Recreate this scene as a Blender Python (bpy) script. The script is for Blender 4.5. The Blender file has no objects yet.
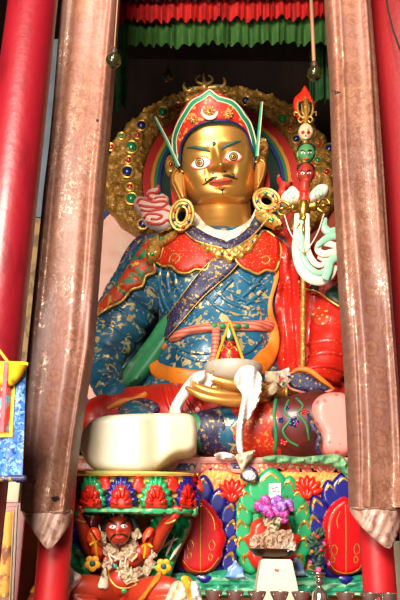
import bpy, bmesh, math, random
from mathutils import Vector, Matrix
from mathutils.bvhtree import BVHTree
from mathutils.geometry import delaunay_2d_cdt
random.seed(7)
SC = bpy.context.scene
COL = SC.collection
PI = math.pi
# ------------------------------------------------------------------ camera
F = 700.0
TH = math.atan(0.3495)
RO = 0.017
CAM = Vector((0, 0, 1.55))
_r = Vector((1, 0, 0)); _u = Vector((0, -math.sin(TH), math.cos(TH))); FW = Vector((0, math.cos(TH), math.sin(TH)))
RT = _r * math.cos(RO) + _u * math.sin(RO)
UP = _u * math.cos(RO) - _r * math.sin(RO)
cd = bpy.data.cameras.new('camera'); co = bpy.data.objects.new('camera', cd); COL.objects.link(co)
cd.sensor_fit = 'VERTICAL'; cd.sensor_height = 36.0; cd.lens = F / 600 * 36.0; cd.clip_start = 0.05
mw = Matrix((RT, UP, -FW)).transposed().to_4x4(); mw.translation = CAM
co.matrix_world = mw
SC.camera = co

def ray(px, py):
    return RT * ((px - 200) / F) + UP * ((300 - py) / F) + FW
def P(px, py, Y):
    d = ray(px, py); return CAM + d * (Y / d.y)
def mpp(px, py, Y):
    d = ray(px, py); return (Y / d.y) / F

# ------------------------------------------------------------------ materials
def lin(c):
    if isinstance(c, str):
        c = tuple(int(c[i:i + 2], 16) for i in (0, 2, 4))
    o = []
    for v in c[:3]:
        v = v / 255.0
        o.append(v / 12.92 if v <= 0.04045 else ((v + 0.055) / 1.055) ** 2.4)
    return tuple(o) + (1.0,)

def mat(name, col, rough=0.5, metal=0.0, layers=(), bump=None, coat=0.0, trans=0.0, emit=None, spec=None, sheen=0):
    m = bpy.data.materials.new(name); m.use_nodes = True
    nt = m.node_tree; N = nt.nodes; L = nt.links
    b = N['Principled BSDF']
    tc = N.new('ShaderNodeTexCoord')
    def tex(d):
        mp = N.new('ShaderNodeMapping'); mp.inputs['Scale'].default_value = d.get('sc', (1, 1, 1))
        mp.inputs['Rotation'].default_value = d.get('rot', (0, 0, 0))
        L.new(tc.outputs['Object'], mp.inputs['Vector'])
        k = d.get('kind', 'noise')
        src = mp.outputs['Vector']
        if d.get('warp'):
            nz = N.new('ShaderNodeTexNoise'); nz.inputs['Scale'].default_value = d.get('wscale', 3.0)
            L.new(src, nz.inputs['Vector'])
            mx = N.new('ShaderNodeVectorMath'); mx.operation = 'MULTIPLY_ADD'
            mx.inputs[1].default_value = (d['warp'],) * 3
            L.new(nz.outputs['Color'], mx.inputs[0]); L.new(src, mx.inputs[2]); src = mx.outputs[0]
        if k == 'noise':
            t = N.new('ShaderNodeTexNoise'); t.inputs['Scale'].default_value = d['scale']; t.inputs['Detail'].default_value = d.get('detail', 3)
            t.inputs['Distortion'].default_value = d.get('dist', 0); o = t.outputs[0]
        elif k in ('voronoi', 'edge'):
            t = N.new('ShaderNodeTexVoronoi'); t.inputs['Scale'].default_value = d['scale']
            if k == 'edge': t.feature = 'DISTANCE_TO_EDGE'
            t.inputs['Randomness'].default_value = d.get('rnd', 1.0); o = t.outputs['Distance']
        elif k in ('wave', 'rings'):
            t = N.new('ShaderNodeTexWave'); t.inputs['Scale'].default_value = d['scale']
            if k == 'rings': t.wave_type = 'RINGS'
            t.bands_direction = d.get('dir', 'X')
            t.inputs['Distortion'].default_value = d.get('dist', 0); t.inputs['Detail'].default_value = d.get('detail', 2)
            t.inputs['Detail Scale'].default_value = d.get('ds', 1.0); o = t.outputs['Fac']
        L.new(src, t.inputs['Vector'])
        return o
    def rgb(c):
        n = N.new('ShaderNodeRGB'); n.outputs[0].default_value = lin(c); return n.outputs[0]
    def val(v):
        n = N.new('ShaderNodeValue'); n.outputs[0].default_value = v; return n.outputs[0]
    c, r, me = rgb(col), val(rough), val(metal)
    for d in layers:
        o = tex(d)
        mr = N.new('ShaderNodeMapRange'); mr.interpolation_type = 'SMOOTHSTEP'
        mr.inputs['From Min'].default_value = d['lo']; mr.inputs['From Max'].default_value = d['hi']
        mr.inputs['To Max'].default_value = d.get('amt', 1.0)
        L.new(o, mr.inputs['Value']); f = mr.outputs[0]
        if d.get('mask'):
            o2 = tex(d['mask']); m2 = N.new('ShaderNodeMapRange'); m2.interpolation_type = 'SMOOTHSTEP'
            m2.inputs['From Min'].default_value = d['mask']['lo']; m2.inputs['From Max'].default_value = d['mask']['hi']
            L.new(o2, m2.inputs['Value']); mu = N.new('ShaderNodeMath'); mu.operation = 'MULTIPLY'
            L.new(f, mu.inputs[0]); L.new(m2.outputs[0], mu.inputs[1]); f = mu.outputs[0]
        if 'col' in d:
            mx = N.new('ShaderNodeMix'); mx.data_type = 'RGBA'; L.new(f, mx.inputs[0]); L.new(c, mx.inputs[6]); L.new(rgb(d['col']), mx.inputs[7]); c = mx.outputs[2]
        for key, cur in (('metal', me), ('rough', r)):
            if key in d:
                mx = N.new('ShaderNodeMix'); L.new(f, mx.inputs[0]); L.new(cur, mx.inputs[2]); mx.inputs[3].default_value = d[key]
                if key == 'metal': me = mx.outputs[0]
                else: r = mx.outputs[0]
    L.new(c, b.inputs['Base Color']); L.new(r, b.inputs['Roughness']); L.new(me, b.inputs['Metallic'])
    if bump:
        o = tex(bump); bp = N.new('ShaderNodeBump'); bp.inputs['Strength'].default_value = bump.get('st', 0.3); bp.inputs['Distance'].default_value = bump.get('h', 0.02)
        L.new(o, bp.inputs['Height']); L.new(bp.outputs[0], b.inputs['Normal'])
    if coat: b.inputs['Coat Weight'].default_value = coat; b.inputs['Coat Roughness'].default_value = 0.12
    if trans: b.inputs['Transmission Weight'].default_value = trans
    if spec is not None: b.inputs['Specular IOR Level'].default_value = spec
    if emit: b.inputs['Emission Color'].default_value = lin(emit[0]); b.inputs['Emission Strength'].default_value = emit[1]
    return m

# ------------------------------------------------------------------ objects
WL = {}
def empty(name, loc, label=None, cat=None, group=None, parent=None):
    o = bpy.data.objects.new(name, None); COL.objects.link(o); loc = Vector(loc); o.empty_display_size = 0.1
    if parent: o.parent = parent; o.location = loc - WL[parent]
    else: o.location = loc
    WL[o] = loc
    if label: tag(o, label, cat, group)
    return o
def tag(o, label=None, cat=None, group=None, kind=None):
    if label: o['label'] = label
    if cat: o['category'] = cat
    if group: o['group'] = group
    if kind: o['kind'] = kind
    return o
def build(name, bm, m, parent=None, smooth=True, label=None, cat=None, group=None, kind=None, origin=None):
    """ link a bmesh that is in world coordinates as one object, origin at parent's / own base """
    if isinstance(bm, (list, tuple)):
        b0 = bmesh.new()
        for b in bm:
            me = bpy.data.meshes.new('t'); b.to_mesh(me); b0.from_mesh(me); bpy.data.meshes.remove(me); b.free()
        bm = b0
    vs = [v.co for v in bm.verts]
    lo = Vector([min(v[i] for v in vs) for i in range(3)]); hi = Vector([max(v[i] for v in vs) for i in range(3)])
    org = Vector(origin) if origin is not None else Vector(((lo.x + hi.x) / 2, (lo.y + hi.y) / 2, lo.z))
    for v in bm.verts: v.co -= org
    me = bpy.data.meshes.new(name); bm.to_mesh(me); bm.free()
    if smooth:
        me.polygons.foreach_set('use_smooth', [True] * len(me.polygons))
        try: me.set_sharp_from_angle(angle=math.radians(smooth if smooth is not True else 50))
        except Exception: pass
    me.materials.append(m)
    o = bpy.data.objects.new(name, me); COL.objects.link(o)
    if parent is not None:
        o.parent = parent; o.location = org - WL[parent]
    else: o.location = org
    WL[o] = org
    return tag(o, label, cat, group, kind)

# ------------------------------------------------------------------ curves in the picture plane
def cr(pts, n=6, closed=False):
    """ Catmull-Rom through points of any dimension """
    pts = [tuple(p) for p in pts]; m = len(pts); out = []
    rng = m if closed else m - 1
    for i in range(rng):
        if closed: p0, p1, p2, p3 = (pts[(i + k - 1) % m] for k in range(4))
        else:
            p1, p2 = pts[i], pts[i + 1]
            p0 = pts[i - 1] if i else tuple(2 * a - b for a, b in zip(p1, p2))
            p3 = pts[i + 2] if i + 2 < m else tuple(2 * b - a for a, b in zip(p1, p2))
        for k in range(n):
            t = k / n; t2, t3 = t * t, t * t * t
            out.append(tuple(0.5 * (2 * b + (c - a) * t + (2 * a - 5 * b + 4 * c - d) * t2 + (3 * b - a - 3 * c + d) * t3) for a, b, c, d in zip(p0, p1, p2, p3)))
    if not closed: out.append(pts[-1])
    return out
def resample(pts, step, closed=True):
    q = list(pts) + ([pts[0]] if closed else [])
    out = []; acc = 0.0; out.append(q[0])
    for a, b in zip(q, q[1:]):
        d = math.dist(a, b); 
        if d < 1e-9: continue
        t = step - acc
        while t < d:
            f = t / d; out.append(tuple(x + (y - x) * f for x, y in zip(a, b))); t += step
        acc = (acc + d) % step
    if closed and len(out) > 3 and math.dist(out[0], out[-1]) < step * .5: out.pop()
    return out
def inside(p, poly):
    x, y = p; r = False; j = len(poly) - 1
    for i in range(len(poly)):
        xi, yi = poly[i]; xj, yj = poly[j]
        if (yi > y) != (yj > y) and x < (xj - xi) * (y - yi) / (yj - yi) + xi: r = not r
        j = i
    return r
def edist(p, poly):
    x, y = p; best = 1e9; j = len(poly) - 1
    for i in range(len(poly)):
        ax, ay = poly[j]; bx, by = poly[i]; dx, dy = bx - ax, by - ay
        L2 = dx * dx + dy * dy
        t = 0 if L2 < 1e-12 else max(0, min(1, ((x - ax) * dx + (y - ay) * dy) / L2))
        d = (ax + dx * t - x) ** 2 + (ay + dy * t - y) ** 2
        if d < best: best = d
        j = i
    return math.sqrt(best)

def hit(trees, px, py):
    d = ray(px, py).normalized(); best = None
    for t in trees:
        h = t.ray_cast(CAM, d)
        if h[0] is not None and (best is None or h[3] < best[1]): best = (h[0], h[3])
    return best[0] if best else None

def panel(outline, Y, thick=0.03, puff=0.0, pw=5.0, step=3.0, sm=4, on=None, off=0.01, fold=None):
    """ a solid relief: outline in picture points, standing on the vertical plane Y (number or function)
        or laid over the surfaces `on`; its face swells by `puff` metres towards the front """
    pts = cr(outline, sm, True) if sm else [tuple(p) for p in outline]
    poly = resample(pts, step) if sm else _densify(pts, step)
    x0 = min(p[0] for p in poly); x1 = max(p[0] for p in poly); y0 = min(p[1] for p in poly); y1 = max(p[1] for p in poly)
    V = [Vector(p) for p in poly]; nb = len(V)
    yy = y0 + step * .5; k = 0
    while yy < y1:
        xx = x0 + step * (.5 if k % 2 else 0)
        while xx < x1:
            if inside((xx, yy), poly) and edist((xx, yy), poly) > step * .55: V.append(Vector((xx, yy)))
            xx += step
        yy += step * .866; k += 1
    vv, ee, ff, *_ = delaunay_2d_cdt(V, [(i, (i + 1) % nb) for i in range(nb)], [list(range(nb))], 1, 1e-5)
    bm = bmesh.new(); fr = []; bk = []
    def base(x, y):
        if on is not None:
            h = hit(on, x, y)
            if h is not None: return P(x, y, h.y - off), h.y
            yy_ = Y(x, y) if callable(Y) else Y
            return P(x, y, yy_ - off), yy_
        yy_ = Y(x, y) if callable(Y) else Y
        return P(x, y, yy_), yy_
    for v in vv:
        b, _y = base(v.x, v.y)
        d = edist((v.x, v.y), poly)
        h = 0.0
        if puff:
            t = min(1.0, d / pw); h = puff * math.sqrt(max(0, 1 - (1 - t) ** 2))
        if fold: h += fold(v.x, v.y) * min(1.0, d / 2.0 + .25)
        fr.append(bm.verts.new(b - Vector((0, h, 0))))
        bk.append(bm.verts.new(b + Vector((0, thick, 0))))
    cnt = {}
    for f in ff:
        if len(set(f)) < 3: continue
        try:
            bm.faces.new([fr[i] for i in f]); bm.faces.new([bk[i] for i in reversed(f)])
        except ValueError: continue
        for a, c in zip(f, list(f[1:]) + [f[0]]): 
            k = (min(a, c), max(a, c)); cnt[k] = cnt.get(k, 0) + 1
    for (a, c), n in cnt.items():
        if n == 1:
            try: bm.faces.new((fr[a], fr[c], bk[c], bk[a]))
            except ValueError: pass
    bmesh.ops.recalc_face_normals(bm, faces=bm.faces)
    for v in list(bm.verts):
        if not v.link_faces: bm.verts.remove(v)
    return bm
def _densify(pts, step):
    out = []
    for a, b in zip(pts, pts[1:] + pts[:1]):
        n = max(1, int(math.dist(a, b) / step + .5))
        for k in range(n): out.append(tuple(x + (y - x) * k / n for x, y in zip(a, b)))
    return out

def sweep(W, R, n=12, flat=1.0, fold=None, closed=False, ref=None, cap=True):
    """ round or flattened tube through world points W with radii R (m) """
    bm = bmesh.new(); m = len(W); rings = []
    W = [Vector(w) for w in W]
    ref = ref or -FW
    for i in range(m):
        a = W[(i - 1) % m] if (closed or i) else W[i]; b = W[(i + 1) % m] if (closed or i < m - 1) else W[i]
        t = (b - a).normalized()
        nrm = ref - t * ref.dot(t)
        if nrm.length < .15:
            alt = Vector((0, 0, -1)); nrm = alt - t * alt.dot(t)
        nrm.normalize(); s = t.cross(nrm)
        ring = []
        for k in range(n):
            g = 2 * PI * k / n; r = R[i]
            if fold: r *= fold(i / max(1, m - 1), g)
            ring.append(bm.verts.new(W[i] + s * (r * math.cos(g)) + nrm * (r * flat * math.sin(g))))
        rings.append(ring)
    pairs = list(zip(rings, rings[1:])) + ([(rings[-1], rings[0])] if closed else [])
    for A, B in pairs:
        for k in range(n): bm.faces.new((A[k], A[(k + 1) % n], B[(k + 1) % n], B[k]))
    if not closed and cap:
        for ring, w, w2, r in ((rings[0], W[0], W[1], R[0]), (rings[-1], W[-1], W[-2], R[-1])):
            t = (w - w2).normalized()
            prev = ring
            for a in (.5, .85):
                nr = [bm.verts.new(w + (v.co - w) * math.sqrt(1 - a * a) + t * (r * min(flat, 1) * a * .8)) for v in ring]
                for k in range(n): bm.faces.new((prev[k], prev[(k + 1) % n], nr[(k + 1) % n], nr[k]))
                prev = nr
            bm.faces.new(prev)
    bmesh.ops.recalc_face_normals(bm, faces=bm.faces)
    return bm
def tube(pts, rad, n=12, flat=1.0, sub=5, fold=None, closed=False, cap=True, on=None, off=0.0):
    """ pts (px, py, Y) + radii in picture points """
    if not isinstance(rad, (list, tuple)): rad = [rad] * len(pts)
    if on is not None:
        q = []
        for p in cr([p[:2] for p in pts], sub, closed):
            h = hit(on, *p); q.append((p[0], p[1], (h.y - off) if h is not None else None))
        d = [a[2] for a in q if a[2] is not None]; dm = sum(d) / len(d) if d else 5.0
        rr = [r[0] for r in cr([(r,) for r in rad], sub, closed)]
        last = dm; full = []
        for a in q:
            if a[2] is not None: last = a[2]
            full.append((a[0], a[1], last))
        W = [P(*a) for a in full]; R = [r * mpp(*a) for a, r in zip(full, rr)]
    else:
        q = cr([tuple(p) + (r,) for p, r in zip(pts, rad)], sub, closed)
        W = [P(*a[:3]) for a in q]; R = [max(.0004, a[3] * mpp(*a[:3])) for a in q]
    return sweep(W, R, n, flat, fold, closed, cap=cap)
def blob(px, py, Y, rx, ry, rd=None, su=20, sv=14, rot=0.0, fn=None):
    """ ellipsoid facing the viewer's side, radii in picture points """
    s = mpp(px, py, Y); c = P(px, py, Y); rd = rx if rd is None else rd
    bm = bmesh.new(); bmesh.ops.create_uvsphere(bm, u_segments=su, v_segments=sv, radius=1)
    ca, sa = math.cos(rot), math.sin(rot)
    for v in bm.verts:
        x, y, z = v.co.x * rx, v.co.z * ry, v.co.y * rd
        if fn: x, y, z = fn(x, y, z)
        x, y = x * ca - y * sa, x * sa + y * ca
        v.co = c + (RT * x + UP * y + FW * z) * s
    return bm
def lathe(c, prof, n=28, axis=None, start=None):
    """ revolve (r, h) in metres about an upright axis at c """
    bm = bmesh.new(); c = Vector(c); rings = []
    ax = (axis or Vector((0, 0, 1))).normalized()
    s = ax.orthogonal().normalized(); t = ax.cross(s)
    for r, h in prof:
        r = max(r, .0003)
        rings.append([bm.verts.new(c + ax * h + (s * math.cos(2 * PI * k / n) + t * math.sin(2 * PI * k / n)) * r) for k in range(n)])
    for A, B in zip(rings, rings[1:]):
        for k in range(n): bm.faces.new((A[k], A[(k + 1) % n], B[(k + 1) % n], B[k]))
    bm.faces.new(rings[0]); bm.faces.new(rings[-1])
    bmesh.ops.recalc_face_normals(bm, faces=bm.faces)
    return bm
def loft(secs, n=40, fn=None, ex=2.0, cap=True):
    """ horizontal sections (cx, cy, half width px, half depth m, Y) joined upwards """
    bm = bmesh.new(); rings = []
    for cx, cy, hw, hd, Y in secs:
        c = P(cx, cy, Y); w = hw * mpp(cx, cy, Y); ring = []
        for k in range(n):
            g = 2 * PI * k / n; cs, sn = math.cos(g), math.sin(g)
            x = w * math.copysign(abs(cs) ** (2 / ex), cs); y = hd * math.copysign(abs(sn) ** (2 / ex), sn)
            q = 1 + (fn(g, cy) if fn else 0)
            ring.append(bm.verts.new(c + Vector((x * q, y * q, 0))))
        rings.append(ring)
    for A, B in zip(rings, rings[1:]):
        for k in range(n): bm.faces.new((A[k], A[(k + 1) % n], B[(k + 1) % n], B[k]))
    if cap: bm.faces.new(rings[0]); bm.faces.new(rings[-1])
    bmesh.ops.recalc_face_normals(bm, faces=bm.faces)
    return bm
def box(x0, x1, y0, y1, z0, z1, bev=0.0):
    bm = bmesh.new(); bmesh.ops.create_cube(bm, size=1)
    for v in bm.verts: v.co = Vector(((x0 + x1) / 2 + v.co.x * (x1 - x0), (y0 + y1) / 2 + v.co.y * (y1 - y0), (z0 + z1) / 2 + v.co.z * (z1 - z0)))
    if bev: bmesh.ops.bevel(bm, geom=bm.edges, offset=bev, segments=2, affect='EDGES', profile=.6)
    return bm
def tree(*bms):
    return [BVHTree.FromBMesh(b) for b in bms]
def treeo(*obs):
    out = []
    for o in obs:
        w = WL[o]; out.append(BVHTree.FromPolygons([v.co + w for v in o.data.vertices], [tuple(p.vertices) for p in o.data.polygons]))
    return out
def petal(cx, cy, w, h, ang=0.0, tip=0.35):
    """ outline of a lobe, centre, width, height, lean in degrees (clockwise), pointed top """
    base = [(0, -.5 - .0), (.28, -.36 + tip * .05), (.47, -.08), (.46, .2), (.28, .43), (0, .5), (-.28, .43), (-.46, .2), (-.47, -.08), (-.28, -.36 + tip * .05)]
    a = math.radians(ang); c, s = math.cos(a), math.sin(a)
    return [(cx + x * w * c - y * h * s, cy + x * w * s + y * h * c) for x, y in base]
def ell(cx, cy, rx, ry, n=20, a0=0, ang=0):
    a = math.radians(ang); c, s = math.cos(a), math.sin(a); o = []
    for k in range(n):
        g = a0 + 2 * PI * k / n; x, y = rx * math.cos(g), ry * math.sin(g)
        o.append((cx + x * c - y * s, cy + x * s + y * c))
    return o
from mathutils import noise as NZ
# ------------------------------------------------------------------ palette
GOLDL = dict(col='d8a93e', metal=.85, rough=.3)
m_wood = mat('dark_wood', '120a07', .9, spec=.1, layers=[dict(scale=6, lo=.4, hi=.7, col='1c100a', sc=(1, 1, .2))])
m_wallblue = mat('grey_plaster', '5d6470', .85, layers=[dict(scale=3, lo=.4, hi=.7, col='4a5058')])
m_tan = mat('tan_board', '8a6a3c', .7, layers=[dict(scale=9, lo=.45, hi=.6, col='5d4522')])
m_post = mat('red_lacquer', '7c0a18', .42, layers=[dict(scale=14, lo=.5, hi=.75, col='6a0712', sc=(1, 1, .25))], bump=dict(scale=22, st=.25, h=.01), coat=.15)
m_pil = mat('pillar_red', 'b8141a', .5, layers=[dict(scale=14, lo=.5, hi=.75, col='a01016', sc=(1, 1, .25))], bump=dict(scale=22, st=.2, h=.008))
m_postr = mat('red_paint_right', '82080f', .5, layers=[dict(scale=10, lo=.5, hi=.75, col='7d0810', sc=(1, 1, .3))], bump=dict(scale=30, st=.2, h=.01))
m_cloth = mat('brocade_taupe', '80554a', .5, layers=[
    dict(kind='noise', scale=3, lo=.4, hi=.65, col='906049', sc=(1, 1, .5)),
    dict(kind='voronoi', scale=9, warp=.05, wscale=20, rnd=.35, lo=.47, hi=.42, col='6d3f2e', amt=.55, sc=(1, .3, 1)),
    dict(kind='voronoi', scale=9, warp=.05, wscale=20, rnd=.35, lo=.37, hi=.33, col='906049', amt=.5, sc=(1, .3, 1)),
    dict(kind='voronoi', scale=9, warp=.05, wscale=20, rnd=.35, lo=.25, hi=.2, col='6a3c2c', amt=.6, sc=(1, .3, 1)),
    dict(kind='edge', scale=15, warp=.14, wscale=16, lo=.08, hi=.04, col='66392a', amt=.45, sc=(1, .3, 1), mask=dict(scale=9, lo=.42, hi=.56)),
    dict(kind='noise', scale=44, lo=.5, hi=.6, col='734533', amt=.6, dist=1.5),
    dict(kind='noise', scale=40, lo=.54, hi=.6, col='b08670', metal=.45, rough=.3, detail=1.5, dist=1.5, sc=(1, 1, .7), amt=.75, mask=dict(kind='noise', scale=6, lo=.48, hi=.58, sc=(1.6, 1, .5))),
    ], bump=dict(scale=60, st=.25, h=.006, sc=(1, 1, .4)))
m_lining = mat('cloth_lining', 'b08a7a', .4, bump=dict(scale=30, st=.3, h=.008), layers=[dict(scale=26, lo=.5, hi=.6, col='8d6455')])
m_hole = mat('torn_edge', '140c0a', .9)
m_valred = mat('valance_red', 'd0201c', .7, layers=[dict(scale=30, lo=.45, hi=.7, col='9a1412', sc=(1, 1, .1))])
m_valgreen = mat('valance_green', '3c6a28', .7, layers=[dict(scale=30, lo=.45, hi=.7, col='28501e', sc=(1, 1, .1))])
m_valdark = mat('valance_fringe', '2a0d0c', .9)
m_glass = mat('bulb_glass', '3c3a18', .04, trans=.6, spec=.8)
m_brass = mat('brass', 'b48a3c', .3, .9)
m_socket = mat('bakelite', '3a1d14', .5)
m_cord = mat('cord_brown', '6e3c28', .7)
m_tape = mat('cord_tape', '8a6244', .6)
m_white = mat('white_paint', 'efe6da', .5)
m_silver = mat('silver_metal', 'd2cabc', .16, .92, bump=dict(scale=60, st=.1, h=.004))
m_orange = mat('throne_orange', 'e7a032', .5, layers=[dict(kind='noise', scale=5, lo=.45, hi=.65, col='f0bf4a'), dict(kind='voronoi', scale=26, lo=.0, hi=.35, col='d8742c', amt=.5)], bump=dict(kind='voronoi', scale=26, st=.4, h=.01), coat=.2)
m_scale = mat('throne_scaled', 'd9584a', .5, layers=[dict(kind='edge', scale=34, lo=.12, hi=.2, col='f0c088', amt=.8)], bump=dict(kind='edge', scale=34, st=.6, h=.01), coat=.2)
RED = dict(col='c9140f'); 
m_pred = mat('petal_red', 'd0200f', .35, layers=[dict(scale=12, lo=.45, hi=.7, col='dc3a1c')], coat=.2, bump=dict(scale=14, st=.12, h=.01))
m_pcrim = mat('petal_crimson', 'cc0a12', .28, layers=[dict(scale=14, lo=.5, hi=.75, col='b40810')], coat=.25)
m_pblue = mat('petal_navy', '171a72', .3, layers=[dict(scale=12, lo=.5, hi=.75, col='0e1148')], coat=.2)
m_pgreen = mat('petal_green', '159a5c', .35, layers=[dict(scale=10, lo=.5, hi=.7, col='0f7f4c')], coat=.4)
m_plblue = mat('petal_light_blue', '6f9ad8', .4, layers=[dict(scale=24, lo=.5, hi=.62, col='b6cfe8')], coat=.3)
m_gilt = mat('gilding', 'd3a24a', .35, .6, layers=[dict(scale=30, lo=.5, hi=.7, col='b98534')])
m_teal = mat('wave_green', '2c9a74', .4, layers=[dict(kind='wave', scale=5, dist=6, lo=.7, hi=.9, col='8cc49a', dir='Z'), dict(scale=12, lo=.5, hi=.7, col='1c7e60')], coat=.3)
m_altar = mat('altar_red_cloth', '6e1412', .7)
m_gold = mat('carved_gold', 'ab7a30', .45, .35, layers=[dict(scale=9, lo=.45, hi=.7, col='85571c'), dict(scale=40, lo=.55, hi=.7, col='e0b45c')], bump=dict(scale=30, st=.7, h=.02, dist=1.0))
def gem(c, n): return mat(n, c, .2, coat=.7, layers=[dict(scale=18, lo=.5, hi=.8, col='0c1018', amt=.25)])
m_gr, m_gn, m_gb = gem('c4201a', 'gem_red'), gem('1d8a50', 'gem_green'), gem('1a2a6c', 'gem_blue')

# ------------------------------------------------------------------ room
def struct(name, bm, m): return build(name, bm, m, kind='structure', smooth=False)
struct('floor', box(-3.4, 3.4, -2.2, 7.0, -.1, 0), mat('stone_floor', '4a3d34', .7, layers=[dict(scale=4, lo=.4, hi=.7, col='38302a')]))
struct('ceiling', box(-3.4, 3.4, -2.2, 7.0, 6.9, 7.0), m_wood)
struct('wall_back', box(-3.4, 3.4, 6.8, 7.0, 0, 6.9), m_wood)
struct('wall_left', box(-3.5, -3.4, -2.2, 7.0, 0, 6.9), m_wood)
struct('wall_right', box(3.4, 3.5, -2.2, 7.0, 0, 6.9), m_wood)
# grey panel and tan board in the gap beside the left curtain
gp = P(40, 120, 5.6); gq = P(40, 218, 5.6); gb = P(40, 340, 5.6)
pl = empty('partition_panel', (gp.x, 5.6, 0), 'grey side panel with tan lower board, between red post and left hanging cloth', 'panel')
build('grey_board', box(gp.x - .3, gp.x + .32, 5.58, 5.64, gq.z, gp.z + .9), m_wallblue, pl, smooth=False)
build('tan_board', box(gp.x - .3, gp.x + .32, 5.58, 5.64, 0, gq.z - .01), m_tan, pl, smooth=False)

# ------------------------------------------------------------------ posts and pillars
def post(px0, px1, y, Y, name, m, label, z1=6.9, group=None):
    a, b = P(px0, y, Y), P(px1, y, Y); r = (b.x - a.x) / 2 * .985; c = ((a.x + b.x) / 2, Y, 0)
    prof = [(r * 1.0, 0), (r * 1.0, z1 * .3), (r * .99, z1 * .6), (r * .97, z1)]
    return build(name, lathe(c, prof, 64), m, label=label, cat='post')
post(-11.5, 42.5, 150, 3.2, 'red_post', m_post, 'large glossy round red post at the left edge of the shrine front')
rp = post(379, 470, 250, 3.85, 'red_post', m_postr, 'broad red post behind the right hanging cloth, with a dark cable over it')
build('cable', sweep([P(385, -12, 3.48), P(388, 10, 3.47), P(393, 30, 3.46), P(402, 55, 3.44), P(410, 90, 3.44)], [.006] * 5, 8), m_hole, rp)
def pillar(x, px0, px1, y, Y, label):
    a, b = P(px0, y, Y), P(px1, y, Y); r = (b.x - a.x) / 2; c = ((a.x + b.x) / 2, Y, 0)
    build('red_pillar', lathe(c, [(r, 0), (r, 1.6), (r * .9, 6.9)], 48), m_pil, label=label, cat='pillar')
pillar(0, 37, 70.5, 560, 3.68, 'slim red pillar whose lower end shows under the left hanging cloth')
pillar(0, 361.5, 394, 560, 3.68, 'slim red pillar whose lower end shows under the right hanging cloth')

def interp(tab, y):
    for (y0, x0), (y1, x1) in zip(tab, tab[1:]):
        if y <= y1 or (y1, x1) == tab[-1]:
            return x0 + (x1 - x0) * (y - y0) / (y1 - y0)
def hanging_cloth(name, le, re, yb, tip, label, seed, Y=3.62, dep=.135):
    root = empty(name, P((le[-1][1] + re[-1][1]) / 2, yb, Y), label, 'wrapped cloth', 'brocade pillar wraps')
    bm = bmesh.new(); rings = []; n = 72; ys = [-75 + (yb + 75) * i / 120 for i in range(121)]
    for y in ys:
        a, b = P(interp(le, y), y, Y), P(interp(re, y), y, Y); c = (a + b) / 2; hw = (b.x - a.x) / 2; ring = []
        for k in range(n):
            g = 2 * PI * k / n; cs, sn = math.cos(g), math.sin(g)
            e = .5
            x = hw * math.copysign(abs(cs) ** e, cs); yy = -dep * math.copysign(abs(sn) ** e, sn)
            t = (y + 75) / (yb + 75)
            f = .014 * math.sin(cs * 9 + seed + 1.2 * math.sin(y * .012)) + .006 * math.sin(cs * 17 + seed * 2 + y * .01) + .004 * NZ.noise((cs * 2, y * .03, seed))
            f += .012 * math.exp(-((y - yb + 14) / 10) ** 2) * math.sin(cs * 8 + seed)   # rumpled foot
            ring.append(bm.verts.new(c + Vector((x, yy - f * (sn if sn > 0 else 0), 0))))
        rings.append(ring)
    for A, B in zip(rings, rings[1:]):
        for k in range(n): bm.faces.new((A[k], A[(k + 1) % n], B[(k + 1) % n], B[k]))
    bmesh.ops.recalc_face_normals(bm, faces=bm.faces)
    body = build('brocade_wrap', bm, m_cloth, root, smooth=80)
    def dep_f(x, y):
        xl, xr = interp(le, yb), interp(re, yb); u = max(-1, min(1, (x - (xl + xr) / 2) / ((xr - xl) / 2)))
        return Y - dep * (1 - abs(u) ** 2.6) ** .5 * .98 - .003
    build('pointed_flap', panel(tip, dep_f, .01, .006, 3, 2.5, sm=3, fold=lambda x, y: .005 * math.sin(x * .6 + y * .25) + .004 * NZ.noise((x * .1, y * .1, seed))), m_lining, root)
    # rolled hem line where the flap is sewn on
    q = [(interp(le, yb) + (interp(re, yb) - interp(le, yb)) * k / 10, yb + .8 * math.sin(k), 0) for k in range(11)]
    build('hem', tube([(x, y, dep_f(x, y) - .006) for x, y, _ in q], .9, 8), m_cloth, root)
    return root, body
lcl = [(-80, 70.0), (0, 63), (100, 55.5), (150, 51), (200, 45), (290, 36), (350, 30), (400, 26), (450, 24), (513, 23)]
lcr = [(-80, 125.0), (0, 119), (100, 112), (150, 108), (180, 105), (270, 99), (350, 93), (400, 85), (440, 79), (480, 74), (513, 70)]
lc, lcb = hanging_cloth('hanging_cloth', lcl, lcr, 512, [(23, 510), (46, 512), (70, 509), (71, 519), (63, 534), (55, 544), (48, 549.5), (40, 541), (31, 528), (24, 517)],
                   'taupe brocade cloth wrapped round the left pillar, ending in a pointed flap', 1.0)
rcl = [(-80, 322.0), (0, 326), (75, 331), (150, 333.5), (200, 336), (300, 341), (350, 345), (400, 347.5), (450, 350), (510, 351)]
rcr = [(-80, 361.0), (0, 368), (75, 374), (150, 379), (250, 385.5), (320, 390.5), (390, 396), (450, 399.5), (510, 402)]
rc, rcb = hanging_cloth('hanging_cloth', rcl, rcr, 508.5, [(351, 507), (376, 508.5), (402, 507), (404, 518), (398, 533), (390, 548.5), (377, 541), (362, 527), (353, 515)],
                   'taupe brocade cloth wrapped round the right pillar, ending in a pointed flap', 4.2)
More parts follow.
